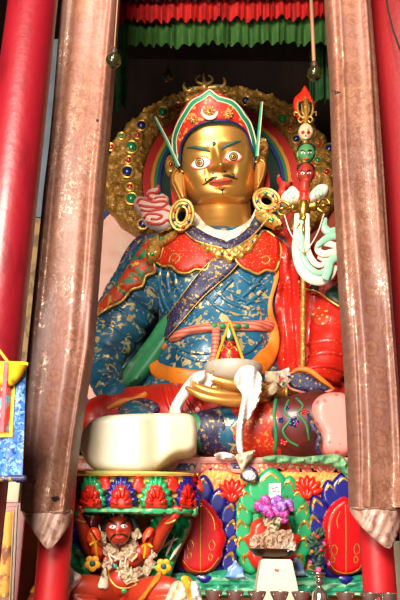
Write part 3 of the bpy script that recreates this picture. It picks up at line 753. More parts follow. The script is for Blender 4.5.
ft('goatee', [(219.5, 188), (221, 190.2), (222.8, 190), (224.5, 187.8)], [.4, .6, .6, .4], m_line)
ft('goatee', [(222, 189), (222.4, 191.5), (222.6, 194.4)], [.8, .7, .3], m_line)
for x, y in ((213.2, 173.4), (225.2, 171.6)):
    fp('nostril', ell(x, y, 1.6, .9, 10), m_line, off=.001, puff=.0, step=.8, sm=1)
# ears
def ear(o, ridge, Y):
    e = build('ear', panel(o, Y, .12, .09, 4, 1.6), m_skin, st)
    build('ear_ridge', tube([(x, y, Y - .1) for x, y in ridge], [1.4] * (len(ridge) - 1) + [1.0], 8), m_skin, e)
ear([(176, 167), (171, 173), (170.5, 183), (175, 194), (180, 204), (187, 204), (187, 190), (185.5, 176), (181, 168)], [(183, 172), (177, 169), (172.6, 175), (173, 183), (177, 192), (181, 201)], 5.2)
ear([(255, 157), (253.5, 172), (254.5, 191), (260, 191), (264.5, 178), (267, 165), (262, 157)], [(256, 162), (260, 159.5), (264.5, 164), (262.5, 176), (258, 187)], 5.2)
for cx, cy, rx, ry in ((170.5, 165, 6, 9.5), (262.5, 149, 6.5, 11.5)):
    d = build('ear_medallion', panel(ell(cx, cy, rx, ry, 18), 5.27, .04, .04, 4, 1.5, 1, fold=lambda x, y: .012 * math.sin(math.hypot(x - cx, y - cy) * 1.8)), m_trim, st)
    build('gem', blob(cx, cy - 1, 5.21, 1.8, 2.2, 1.2, 10, 8), m_gr, d)

# ---- hat
def hatY(dx):
    return lambda x, y: HC.y - HS * ((160 - y) * .41 + (38 + dx) * math.sqrt(max(.05, 1 - ((x - 215) / 47.0) ** 2)) * .91) + .03
outer = [(176, 166), (173, 152), (172.5, 138), (177, 124), (183, 113.5), (189, 104), (193.5, 99.5), (200, 96.3), (205, 93), (209.5, 90), (214, 93), (219, 96.5), (225, 98.3), (233, 101), (240, 107.5), (245, 115), (250.5, 122.5), (254.5, 135), (256.5, 146), (256.5, 155)]
inner = [(252.8, 152), (250.5, 143), (246.5, 133), (240.5, 126.5), (233, 122.5), (224, 121), (214, 121), (205, 122.5), (197, 126), (190, 131), (184, 139), (180.5, 149), (179.5, 165)]
hat = build('lotus_hat', loft(cr([(214, 152, 38, .33, 5.22), (213, 138, 38, .33, 5.2), (212, 124, 35, .3, 5.17), (211, 112, 28, .24, 5.13), (210.5, 102, 18, .16, 5.1), (210, 95, 5, .05, 5.08)], 4), 40), m_hred, st)
build('hat_rim', panel(outer + inner, hatY(0), .05, .012, 2, 1.7, 0), m_hgreen, hat)
red_o = [(177.6, 158), (176.6, 149), (176.5, 139), (180.5, 127), (186.2, 116.5), (192, 107.6), (196, 103.6), (202, 100.3), (206.4, 97.4), (209.5, 95.2), (213, 97.6), (217.5, 100.6), (224, 102.5), (231.3, 105.2), (237, 111), (241.6, 118.5), (246.5, 125.5), (250.4, 137), (252.6, 147)]
red_i = [(250, 141), (246.2, 132), (240.4, 125.4), (233, 121.2), (224, 119.7), (214, 119.7), (205, 121.2), (196.6, 124.8), (189.3, 130), (183, 138.5), (179.8, 148)]
hp = build('hat_front', panel(red_o + red_i, hatY(2.2), .03, .008, 2, 1.7, 0), m_hred, hat)
build('hat_piping', [tube([(x, y, hatY(1.2)(x, y)) for x, y in outer], .75, 8, 1, 3), tube([(x, y, hatY(3)(x, y)) for x, y in red_o], .5, 8, 1, 3)], m_cream, hat)
build('hat_band', tube([(x, y, hatY(2)(x, y)) for x, y in inner], 1.25, 8, 1, 3), mat('band_navy', '1c1c58', .5), hat)
for cx, cy, r in ((209.5, 110.5, 3.4), (193.5, 117.5, 3.4), (228.2, 113.6, 3.4)):
    Yh = hatY(3)(cx, cy)
    md = build('hat_medallion', [panel(ell(cx, cy, r * 1.25, r * 1.35, 18), Yh, .02, .02, 1.5, 1.1, 1)] + [blob(cx + r * 1.25 * math.cos(a), cy + r * 1.3 * math.sin(a), Yh - .008, 1.0, 1.0, .8, 8, 6) for a in [2 * PI * k / 9 for k in range(9)]], m_trim, hat)
    build('gem', blob(cx, cy, Yh - .025, r * .42, r * .5, .8, 10, 8), m_gr, md)
Yh = hatY(3)(209.5, 112)
build('hat_moon', tube([(201.8, 107.5, Yh), (202.6, 113.5, Yh), (206, 117, Yh), (210, 117.8, Yh), (214, 116.6, Yh), (217, 112.6, Yh), (217.4, 107, Yh)], [.3, 1.3, 1.9, 2.1, 1.9, 1.3, .3], 10, .6, 4), m_cream, hat)
# crown ornament
orn = build('crown_vajra', [blob(204.5, 87, 5.0, 4.2, 4.5, 4), tube([(204.5, 84, 5.0), (204, 79, 5.0), (203.6, 73.5, 5.0)], [2.2, 1.7, 0.56], 8), tube([(202, 84, 5.0), (197.5, 82, 5.0), (196.5, 78, 5.0), (200, 75.5, 5.0)], [1.7, 1.5, 1.3, 0.7], 8), tube([(207, 84, 5.0), (211.5, 82, 5.0), (212, 78, 5.0), (208.5, 75.5, 5.0)], [1.7, 1.5, 1.3, 0.7], 8),
   tube([(201, 88, 5.0), (194, 89, 5.0), (187.5, 91, 5.0), (184, 87, 5.0), (184.5, 83, 5.0)], [2.2, 2.8, 2.2, 1.7, 0.84], 8), tube([(208, 88, 5.0), (216, 87, 5.0), (222.5, 86.5, 5.0), (225, 82.5, 5.0), (223.6, 78, 5.0)], [2.2, 2.8, 2.2, 1.7, 0.84], 8),
   tube([(190, 96, 5.05), (187, 100, 5.05), (192, 98, 5.05), (198, 94, 5.05)], [1.4, 2.5, 2.2, 1.3], 8), tube([(226, 95, 5.05), (224, 98, 5.05), (219, 95, 5.05), (213, 92, 5.05)], [1.4, 2.5, 2.2, 1.3], 8)], m_trim, hat)
build('gem', [blob(192, 88.5, 4.98, 1.8, 1.6, 1.5, 10, 8), blob(218, 86.5, 4.98, 1.8, 1.6, 1.5, 10, 8)], m_gn, orn)
for pts in ([(178.5, 166, 5.02), (172, 152, 5.0), (164, 135, 4.98), (154.5, 117, 4.96)], [(257, 156, 5.02), (258, 142, 5.0), (260, 120, 4.98), (261.5, 102, 4.96)]):
    a = build('antler_quill', tube(pts, [1.9, 1.7, 1.5, .9], 10, .7), m_hgreen, hat)
    build('quill_edge', tube([(x + 1.2, y - .2, Y - .012) for x, y, Y in pts], [.6, .6, .5, .4], 8), m_cream, a)
build('hair', [tube([(180, 150, 5.12), (180.5, 166, 5.12), (184, 176, 5.14)], [2.4, 2.6, 1.5], 10), tube([(253.5, 148, 5.12), (254, 158, 5.12), (253, 168, 5.14)], [2.2, 2.4, 1.5], 10)], m_hair, head)
for pts in ([(181, 196, 5.3), (176, 205, 5.25), (172, 180, 5.33)], [(266, 170, 5.33), (267, 186, 5.3), (262, 194, 5.28)]):
    build('ear_ribbon', tube(pts, [2, 3, 2], 8, .3), m_flame, head)

# ---- left-hand-side sleeve and right-hand robe
sl_pts = [(165, 256, 5.42), (148, 276, 5.4), (132, 300, 5.36), (117, 330, 5.3), (106, 358, 5.18), (106, 380, 5.02), (115, 396, 4.94)]
def slf(t, g):
    a = abs(math.sin(t * 33 + .7 * math.sin(g * 2) + g * .35)); b_ = abs(math.sin(t * 47 + 1.3 * math.sin(g * 3 + 2)))
    return 1.02 - .13 * max(0, 1 - a * 2.6) + .03 * a - .04 * max(0, 1 - b_ * 2.6)
sleeve = build('blue_sleeve', tube(sl_pts, [26, 28, 28, 26, 18.5, 16, 13], 56, .9, 26, fold=slf), m_blue, st, smooth=80)
build('green_underrobe', panel([(173, 312), (178, 330), (170, 350), (155, 368), (140, 382), (126, 390), (114, 386), (120, 372), (135, 355), (150, 335), (162, 318)], 5.2, .1, .05, 8, 3, fold=lambda x, y: .02 * math.sin((x * .8 + y * .55) * .3)), m_grn, st)
def rbf(g, cy): return .022 * math.sin(g * 17 + .02 * cy) + .012 * math.sin(g * 31 + .05 * cy)
robe = build('red_robe', loft(cr([(302, 420, 50, .42, 5.35), (303, 385, 48, .42, 5.4), (303, 350, 43, .36, 5.46), (303, 320, 40, .34, 5.48), (302, 290, 38, .33, 5.5), (298, 265, 32, .3, 5.5), (290, 248, 22, .24, 5.48), (280, 236, 12, .18, 5.45)], 5), 90, rbf), m_redr, st, smooth=80)
rsl = build('red_sleeve', tube([(328, 270, 5.35), (332, 300, 5.3), (333, 335, 5.2), (328, 365, 5.05), (308, 382, 4.92)], [20, 26, 27, 22, 12], 40, .8, 12, fold=lambda t, g: 1 + .03 * math.sin(t * 40 + 2 * g) * (t > .45) + .02 * math.sin(g * 6)), m_redr, st)
ts = treeo(rsl, robe)
md = build('robe_medallion', panel(ell(320.5, 316, 9.5, 9.5, 20), 5, .01, .004, 1, 2, 1, on=ts, off=.012), mat('medallion_gold', 'd8a24a', .5, .3, layers=[dict(kind='voronoi', scale=26, lo=.2, hi=.3, col='c03418')]), rsl)
build('floral_cuff', panel([(308, 290), (318, 290), (330, 298), (345, 307), (352, 312), (352, 282), (335, 280), (316, 282)], 5, .02, .012, 3, 2.2, on=ts, off=.02), mat('dark_floral', '14301f', .5, layers=[dict(scale=9, lo=.52, hi=.57, col='b03a24'), dict(scale=14, lo=.6, hi=.64, col='23306c')]), rsl)
build('cuff_edging', tube([(306, 289, 5), (318, 292, 5), (332, 302, 5), (347, 311, 5)], 1.2, 8, on=ts, off=.035), m_trim, rsl)

TB = treeo(torso, sleeve, robe, rsl, neck)
TT = treeo(torso, neck)
def gar(name, o, m, off=.02, puff=.02, pw=3, step=2.4, sm=4, on=None, Y=5.25, par=None, fold=None, th_=.05):
    return build(name, panel(o, Y, th_, puff, pw, step, sm, on=on or TB, off=off, fold=fold), m, par or st)
def edge(o, r, par, off=.045, on=None, closed=True, m=None, sub=4):
    return build('gold_edging', tube([(x, y, 5) for x, y in o], r, 8, .8, sub, closed=closed, on=on or TB, off=off), m or m_trim, par)
# brocade band running down the outer arm
o = [(150, 237), (158, 238), (164, 246), (160, 258), (154, 262), (155, 272), (146, 276), (142, 286), (131, 290), (122, 301), (108, 308), (93, 318), (90, 312), (104, 297), (118, 280), (132, 259), (143, 243)]
b = gar('shoulder_band', o, m_flor, .03, .03, 4); edge([(164, 246), (160, 258), (154, 262), (155, 272), (146, 276), (142, 286), (131, 290), (122, 301), (108, 308), (93, 318)], 1.3, b, closed=False, off=.05)
b = build('shoulder_lining', tube([(150, 236, 5.36), (139, 243, 5.42), (128, 258, 5.46), (118, 272, 5.46)], [3, 6, 6, 2], 10, .5), m_navy, st)
# yoke, two red cloud panels
oL = [(150, 250), (157, 243), (170, 236), (182, 230), (192, 233), (204, 246), (216, 257), (210, 262), (206, 270), (196, 269), (188, 273), (178, 272), (171, 266), (162, 266), (155, 260)]
oR = [(236, 258), (246, 252), (256, 241), (264, 231), (274, 236), (281, 248), (279, 262), (275, 271), (266, 270), (258, 274), (249, 270), (244, 268), (239, 264)]
for o in (oL, oR):
    y_ = gar('red_yoke', o, m_yoke, .03, .025, 4); edge(o, 1.2, y_, .05)
for q in ([(172, 260), (176, 262), (180, 258), (176, 254), (171, 256), (169, 262)], [(262, 262), (266, 264), (270, 260), (267, 256), (262, 258)]):
    edge(q, .9, st, .055, closed=False)
# pleats of gown hanging at the armpit
for pts in ([(176, 352), (196, 360), (220, 362)], [(172, 344), (190, 352), (212, 354)], [(262, 338), (250, 350), (240, 356)], [(264, 346), (256, 356), (250, 364)], [(214, 286), (226, 300), (246, 308), (262, 310)], [(206, 298), (222, 310), (242, 316)], [(240, 276), (252, 284), (264, 284)], [(228, 290), (244, 300), (262, 302)], [(158, 280), (158, 296), (163, 312)]):
    build('tunic_fold', tube([(x, y, 5) for x, y in pts], [1.2] + [2.3] * (len(pts) - 2) + [.9], 10, .8, on=TT, off=.004), m_blue, torso)
for pts in ([(161, 268), (160, 285), (166, 305), (175, 318)], [(168, 272), (169, 288), (176, 304), (186, 316)], [(175, 274), (178, 288), (186, 300), (196, 308)], [(262, 276), (250, 290), (238, 300)], [(264, 288), (252, 300), (240, 308)], [(232, 280), (220, 292), (210, 306)]):
    build('tunic_fold', tube([(x, y, 5) for x, y in pts], [2.2] * (len(pts) - 1) + [1.2], 10, .8, on=TT, off=.004), m_blue, torso)
# diagonal sash
o = [(213, 256), (238, 264), (228, 275), (205, 295), (187, 315), (167, 338), (157, 350), (155, 340), (163, 322), (180, 298), (198, 274)]
s = gar('navy_sash', o, m_navy, .035, .02, 4)
edge([(238, 264), (228, 275), (205, 295), (187, 315), (167, 338)], .5, s, .06, closed=False); edge([(163, 322), (180, 298), (198, 274), (213, 258)], .5, s, .06, closed=False)
# collar, lace
gar('lace_collar', [(193, 211), (188, 220), (198, 231), (210, 238), (222, 244), (231, 244), (242, 237), (252, 227), (261, 212), (257, 206), (253, 214), (248, 221.5), (240, 226), (232, 230), (224, 230.5), (214, 228.5), (205, 223.5), (198, 215)], m_lace, .03, .012, 3, on=TT, fold=lambda x, y: .012 * math.sin(x * 1.1 + y * .6))
c = gar('navy_collar', [(181, 226), (187, 221), (196, 227), (210, 235), (226, 241), (230, 248), (222, 247), (208, 244), (194, 239), (184, 233)], m_navy, .07, .015, 3, on=TB)
edge([(181, 228), (194, 239.5), (208, 244.5), (222, 248)], .9, c, .09, closed=False)
c = gar('navy_collar', [(226, 242), (238, 236), (248, 227), (256, 214), (261, 207), (269, 216), (266, 224), (254, 234), (242, 243), (231, 249)], m_navy, .075, .015, 3, on=TB)
edge([(269, 217), (254, 234.5), (242, 243.5), (231, 249.5)], .9, c, .095, closed=False)
# gold breastplate necklace
o = [(196, 243), (204, 243), (214, 246), (228, 249), (240, 245), (248, 240), (256, 234), (259, 240), (255, 246), (252, 252), (245, 254), (243, 259), (235, 258), (230, 264), (223, 259), (216, 259), (212, 253), (204, 252), (201, 247)]
nk = gar('breast_ornament', o, m_trim, .065, .03, 3, 1.8, fold=lambda x, y: .012 * math.sin(x * .9) * math.sin(y * .9))
for x, y, m in ((205, 247.5, m_gr), (215, 251, m_gn), (222, 254, m_gb), (229, 255, m_gr), (237, 252, m_gn), (246, 246.5, m_gr), (252, 241.5, m_gb)):
    h = hit(treeo(nk), x, y)
    if h: build('gem', blob(x, y, h.y, 1.5, 1.5, 1.1, 10, 8), m, nk)
# belt, knot
o = [(168, 341), (176, 331), (190, 326), (215, 322.5), (240, 321), (270, 320), (276, 321), (275, 330), (240, 330), (215, 331), (190, 334), (178, 340)]
bl = gar('pink_belt', o, m_pinkbelt, .03, .03, 4, on=TB)
build('belt_knot', [blob(x, 326, (hit(TB, x, 326) or Vector((0, 5, 0))).y - .05, 4.5, 3.2, 2.5, 12, 8) for x in (214, 222, 237, 245)], m_grn, bl)
build('belt_tail', panel([(212, 331), (220, 331), (219, 348), (215, 366), (208, 364), (212, 348)], 5, .02, .02, 3, 2, on=TB, off=.04), m_pinkbelt, bl)
# red gown edge that falls from the right shoulder over the chest
gar('gown_edge', [(266, 234), (279, 238), (291, 252), (299, 270), (302, 300), (302, 340), (302, 368), (288, 374), (277, 364), (281, 340), (275, 305), (280, 272), (271, 250)], m_redr, .035, .03, 5, fold=lambda x, y: .02 * math.sin((x - .06 * (y - 250)) * .62))
# orange lapel
lap = build('orange_lapel', tube([(166, 344, 5), (157, 358, 5), (159, 371, 5), (180, 377, 5), (212, 379, 5), (246, 374, 5), (266, 358, 5), (274, 336, 5), (270, 305, 5), (277, 272, 5), (267, 246, 5), (262, 236, 5)], [1.5, 6, 8, 9, 8.5, 9, 9.5, 5.5, 2.2, 2.2, 2.4, 2], 20, .36, 6, on=TB, off=.02), m_oran, st)
for pts in ([(282, 262, 5), (276, 300, 5), (284, 340, 5), (283, 370, 5)], [(290, 262, 5), (286, 300, 5), (290, 340, 5), (290, 368, 5)], [(297, 270, 5), (295, 310, 5), (297, 362, 5)]):
    build('robe_pleat', tube(pts, [3] * len(pts), 10, .9, on=treeo(robe), off=.0), m_redr, robe)
for pts in ([(307, 345, 5), (325, 341, 5), (346, 344, 5)], [(305, 358, 5), (326, 353, 5), (346, 356, 5)], [(310, 368, 5), (330, 366, 5), (346, 372, 5)], [(316, 376, 5), (330, 378, 5), (345, 386, 5)]):
    build('sleeve_fold', tube(pts, [1.5, 3.2, 2], 10, .7, on=treeo(rsl, robe), off=.0), m_redr, rsl)

# ---- lap and legs
lapb = build('red_skirt', blob(200, 410, 5.1, 86, 30, 48, 64, 32, fn=lambda x, y, z: (x, y + 1.3 * math.sin(x * .28 + y * .2) * (z < 0), z + 2.2 * math.sin(x * .33 + y * .45) * (z < 0))), m_redr, st)
knee = build('right_knee', tube([(180, 405, 5.15), (150, 408, 5.05), (112, 414, 4.98), (92, 422, 4.95)], [20, 23, 23, 20], 28, .9, 6, fold=lambda t, g: 1 + .02 * math.sin(t * 30 + 3 * g)), m_redr, st)
tk = treeo(knee, lapb)
build('knee_trim', tube([(146, 394, 5), (134, 400, 5), (122, 402, 5), (108, 408, 5)], [3, 3.5, 3.5, 2], 12, .6, on=tk, off=.01), m_oran, knee)
build('dark_legging', panel([(122, 404), (138, 398), (152, 400), (160, 408), (150, 420), (130, 420), (118, 412)], 4.8, .06, .03, 5, 3, on=tk, off=.025), m_navy, st)
for pts in ([(172, 384, 5), (178, 402, 5), (186, 420, 5)], [(180, 384, 5), (187, 400, 5), (196, 416, 5)], [(164, 386, 5), (168, 402, 5), (174, 418, 5)], [(190, 388, 5), (198, 402, 5), (206, 414, 5)]):
    build('skirt_pleat', tube(pts, [2.6, 2.6, 2.0], 10, .9, on=treeo(lapb, knee), off=.002), m_redr, lapb)
# raised foot, its cream sole towards the viewer
sole_o = [(80, 441), (82, 431), (90, 422), (102, 416.5), (118, 414.5), (140, 413.6), (165, 413), (185, 413.2), (193, 416), (196.5, 423), (197, 438), (195.5, 448), (190, 452.5), (180, 454), (172, 457), (163, 463), (155, 469), (145, 472), (125, 472.3), (105, 471.5), (92, 468), (84, 458), (80.5, 450)]
SY = lambda x, y: 4.02 + .0022 * max(0, x - 140) + .0012 * max(0, 100 - x)
boot = build('boot_sole', panel(sole_o, SY, .42, .045, 7, 3, 3, fold=lambda x, y: -.03 * G(x, 0, 157, 0, 9, 1)), m_sole, st)
build('boot_upper', tube([(150, 442, 4.5), (140, 430, 4.62), (132, 415, 4.8)], [24, 22, 16], 24, .9), m_blue, st)
# folded leg with its layered boot, lying across the lap
def band(name, xs, m, ext=1.0, fold=None):
    pts = []; rr = []
    for x in xs:
        u = (x - 196) / 125.0
        pts.append((x, 433.5 - 9 * u, 4.8 - .02 * u)); rr.append((22.5 + 10.5 * u) * ext)
    return build(name, tube(pts, rr, 40, .85, 5, fold=fold), m, st)
wob = lambda t, g: 1 + .015 * math.sin(g * 5 + t * 4) + .01 * math.sin(t * 14)
band('boot_green_band', (192, 199, 206), m_grn, .95, wob)
band('boot_navy_band', (203, 212, 223), m_navy, 1.0, wob)
band('boot_teal_band', (220, 228, 239), m_blue, 1.0, wob)
band('boot_red_band', (236, 250, 264, 277), mat('red_gold_brocade', 'b52414', .42, layers=[dict(kind='noise', scale=50, lo=.56, hi=.62, col='c88a40', metal=.4)], coat=.1), 1.02, wob)
fb = band('boot_floral_band', (274, 285, 300, 321), mat('maroon_floral', '5a1a14', .45, layers=[dict(scale=5, lo=.5, hi=.6, col='3a1410')], coat=.2), 1.04, wob)
tf = treeo(fb)
build('band_edging', [tube([(276, 398, 5), (274, 415, 5), (276, 435, 5), (275, 454, 5)], 1.8, 8, .6, on=tf, off=.01), tube([(289, 400, 5), (285, 410, 5), (290, 420, 5), (283, 430, 5), (288, 440, 5), (298, 446, 5)], 1.1, 8, .6, on=tf, off=.008), tube([(296, 398, 5), (303, 406, 5), (298, 414, 5), (306, 424, 5), (309, 440, 5)], 1.1, 8, .6, on=tf, off=.008)], m_grn, fb)
for cx, cy, r, m in ((294, 422, 5, m_gb), (284, 442, 3.5, m_gr), (281, 420, 3, m_gb), (304, 412, 3, m_gr), (296, 424, 2, m_gr), (287, 408, 2.6, m_gb)):
    fl = [blob(cx + r * .7 * math.cos(a), cy + r * .7 * math.sin(a), (hit(tf, cx, cy) or Vector((0, 4.5, 0))).y - .004, r * .42, r * .42, .6, 8, 6) for a in [2 * PI * k / 5 for k in range(5)]] + [blob(cx, cy, (hit(tf, cx, cy) or Vector((0, 4.5, 0))).y - .008, r * .3, r * .3, .7, 8, 6)]
    build('flower_motif', fl, m, fb)
build('folded_boot_sole', panel([(311, 410), (315, 400), (323, 394), (334, 392), (346, 394), (354, 405), (356, 430), (352, 452), (340, 457), (326, 455), (319, 446), (320, 434), (314, 424)], 4.6, .34, .07, 9, 3, 4), mat('pink_dotted', 'd08a80', .5, layers=[dict(kind='voronoi', scale=15, lo=.3, hi=.2, col='b0484a', rnd=.4, amt=.8)], coat=.15), st)
build('boot_seam', tube([(308, 412, 4.56), (312, 425, 4.5), (319, 436, 4.5), (317, 448, 4.52), (322, 456, 4.55)], [1.5, 3, 2.5, 2.5, 1.5], 10), m_navy, st)
# cuff of right sleeve
cu = build('sleeve_cuff', panel([(286, 378), (296, 372), (308, 374), (318, 381), (331, 389), (322, 392), (306, 392), (292, 389)], 4.78, .1, .03, 5, 2), m_navy, st)
build('cuff_edging', tube([(286, 379, 4.75), (290, 388, 4.74), (306, 393, 4.74), (322, 393, 4.74), (332, 390, 4.76)], 1.3, 8), m_pinkbelt, cu)
build('cuff_orange', tube([(288, 376, 4.8), (298, 369.5, 4.8), (310, 371, 4.8), (322, 380, 4.8), (334, 389, 4.82)], [1, 2.4, 3, 2.6, 1.2], 10), m_oran, cu)

# ---- hand in the lap
hand = build('open_hand', [tube([(300, 390, 4.92), (282, 391, 4.82), (264, 394, 4.7), (248, 396, 4.6)], [10, 10, 10.5, 8.5], 20, .9),
    tube([(254, 400, 4.54), (237, 401.5, 4.5), (219, 400, 4.48), (201, 395.5, 4.48), (187, 388, 4.5)], [6.4, 5.6, 5.0, 4.2, 2.4], 16),
    tube([(252, 395, 4.6), (235, 395, 4.57), (216, 393, 4.55), (199, 387.5, 4.56), (190, 381.5, 4.58)], [6, 5.4, 4.8, 4.0, 2.4], 16),
    tube([(250, 391, 4.68), (232, 390.5, 4.66), (214, 387.5, 4.65), (202, 382, 4.66)], [6, 5.4, 4.6, 2.6], 16),
    tube([(250, 388, 4.76), (232, 388, 4.75), (214, 385, 4.74), (206, 380, 4.75)], [5.6, 5.2, 4.2, 2.4], 16),
    tube([(262, 390, 4.6), (246, 387, 4.53), (231, 383.5, 4.5), (213.5, 378.5, 4.5)], [7.5, 6, 5.4, 3.9], 16)], m_skin, st)
build('thumb_nail', blob(212.6, 378.3, 4.478, 2.8, 2.6, 2, 12, 8), m_cream, hand)
build('bracelet', [tube([(x, 381, 4.86), (x - 1.5, 387, 4.76), (x - 1.5, 395, 4.75), (x, 402, 4.85)], 1.5, 8) for x in (278, 283, 288)], m_trim, hand)

# ---- earrings
def earring(cx, cy, rx, ry, hx, hy, ang, Y):
    a = math.radians(ang)
    oo = ell(cx, cy, rx, ry, 30, 0, ang); ii = ell(cx, cy, hx, hy, 30, 0, ang)
    bm = bmesh.new(); rows = []
    for (x0, y0), (x1, y1) in zip(oo, ii):
        row = []
        for u, d in ((0, .03), (0.02, -.01), (.25, -.035), (.5, -.04), (.75, -.035), (.98, -.01), (1, .03)):
            row.append(bm.verts.new(P(x0 + (x1 - x0) * u, y0 + (y1 - y0) * u, Y) + Vector((0, d, 0))))
        rows.append(row)
    m = 7
    for A, B in zip(rows, rows[1:] + rows[:1]):
        for k in range(m): bm.faces.new((A[k], A[(k + 1) % m], B[(k + 1) % m], B[k]))
    bmesh.ops.recalc_face_normals(bm, faces=bm.faces)
    e = build('earring', [bm] + [sweep([P(x, y, Y) + Vector((0, -.02, 0)) for x, y in ell(cx, cy, rx * f + (1 - f) * hx, ry * f + (1 - f) * hy, 24, 0, ang)], [.011] * 24, 6, closed=True) for f in (.97, .06)], m_trim, st)
    for k in range(8):
        t = 2 * PI * k / 8 + .3; x, y = (rx + hx) / 2 * math.cos(t), (ry + hy) / 2 * math.sin(t)
        x, y = cx + x * math.cos(a) - y * math.sin(a), cy + x * math.sin(a) + y * math.cos(a)
        build('gem', blob(x, y, Y - .045, 1.7, 1.7, 1.1, 10, 8), (m_gb, m_gr, m_gn)[k % 3], e)
    return e
earring(181.8, 216, 11.5, 15.5, 5, 7.8, 12, 5.0)
earring(266.5, 201.5, 13.5, 11.5, 6.4, 5.4, 25, 5.02)
for o, gq in (([(176, 227), (178, 233), (171, 240), (160, 246), (150, 249), (148, 246), (153, 238), (162, 231), (170, 227)], (161, 238.5)), ([(152, 245), (160, 247), (158, 256), (150, 262), (146, 257), (147, 250)], (152, 254)), ([(255, 211), (266, 212), (276, 215), (283, 222), (282, 229), (274, 227), (262, 221)], (272, 219.5))):
    p_ = gar('shoulder_ornament', o, m_trim, .11, .035, 4, 1.8, fold=lambda x, y: .01 * math.sin(x * 1.1) * math.sin(y * 1.1), Y=5.12)
    h = hit(treeo(p_), *gq)
    if h: build('gem', blob(*gq, h.y, 2.4, 2, 1.4, 10, 8), m_gn, p_)

# ---- red and white flame scarf behind the shoulder
Yf = 5.3
fo = [(170, 227), (160, 229), (150, 226), (143, 221), (140, 213), (134, 206), (134, 200), (140, 196), (147, 198), (146, 193), (151, 189), (156, 188), (157, 184), (160, 186), (159, 192), (156, 195), (163, 194), (169, 198), (169, 204), (176, 212)]
fl = build('flame_scarf', panel(fo, Yf, .05, .05, 5, 2), m_flamew, st)
tfl = treeo(fl)
build('red_swirls', [tube([(x, y, 5) for x, y in q], r, 8, .8, 4, on=tfl, off=.006) for q, r in (
    ([(157, 185), (159, 190), (155, 193), (150, 193), (148, 197), (152, 199)], 1.4), ([(137, 203), (140, 199), (147, 200), (154, 202), (162, 201), (167, 203), (162, 207), (152, 207), (144, 206), (139, 205)], 1.3),
    ([(141, 210), (148, 211), (156, 210), (163, 209), (169, 211)], 1.2), ([(144, 218), (148, 214), (156, 214), (162, 216), (158, 219), (151, 219)], 1.2), ([(147, 222), (154, 224), (162, 223), (167, 220), (171, 222)], 1.3), ([(165, 197), (158, 197), (154, 199)], .9))], m_flame, fl)
fo2 = [(277, 194), (280, 185), (277, 178), (279, 174), (282, 180), (288, 183), (293, 180), (291, 187), (286, 190), (290, 196), (280, 198)]
fl2 = build('flame_scarf', panel(fo2, Yf - .1, .05, .05, 4, 2), m_flame, st)

def settle(o, z):
    for k in o.children_recursive:
        if k.type == 'MESH' and k.name.split('.')[0] != 'boot_sole':
            w = WL[k].z
            for v in k.data.vertices:
                if v.co.z + w < z: v.co.z = z - w
settle(st, ztop + .003)
# ================================================================== staff with three heads
Ys = 4.9
sx = P(302, 365, Ys)
sf = empty('ritual_staff', sx, 'gold staff with stacked heads, skull and flaming trident, rising by the red sleeve', 'staff')
def on_axis(y): return (302 + (365 - y) * .004, y, Ys)
build('gold_pole', tube([(302.5, 366, Ys), (303, 300, Ys), (303.5, 200, Ys), (305.5, 140, Ys), (306, 100, Ys)], 2.6, 14), m_gold, sf)
build('vase', tube([(303.5, 199, Ys - .02), (303.5, 204, Ys - .02), (303.5, 211, Ys - .02), (303.5, 217, Ys - .02), (303.5, 222, Ys - .02)], [4, 6.4, 7, 5, 4.6], 20, 1, 4), m_brass, sf)
build('red_neck_ring', tube([(303.8, 195, Ys - .02), (303.8, 200, Ys - .02)], [6, 6.4], 18), m_pred, sf)
def vajra(d, cx, cy, L, name='vajra_prong'):
    dx, dy = d; nx, ny = -dy, dx; bs = []
    def q(a, b, Y=0): return (cx + dx * a + nx * b, cy + dy * a + ny * b, Ys - .03 + Y)
    bs.append(tube([q(6, 0), q(11, 0), q(13, 0)], [4.4, 5.2, 3.6], 14))
    for s in (-1, 0, 1):
        bs.append(tube([q(13, 2.2 * s), q(18, 6.2 * s), q(23, 6 * s), q(L, 1.2 * s)], [1.5, 1.5, 1.3, .8], 8))
    bs.append(tube([q(13, 0, .0), q(18, 0, -.045), q(23, 0, -.045), q(L, 0, -.01)], [1.4, 1.5, 1.3, .8], 8))
    bs.append(tube([q(L - 1, 0), q(L + 3, 0)], [1.1, .6], 8))
    return build(name, bs, m_brass, sf)
vajra((-1, .04), 303, 207.5, 26); vajra((1, -.06), 304, 206.5, 26); vajra((.0, 1), 303.5, 209, 25)
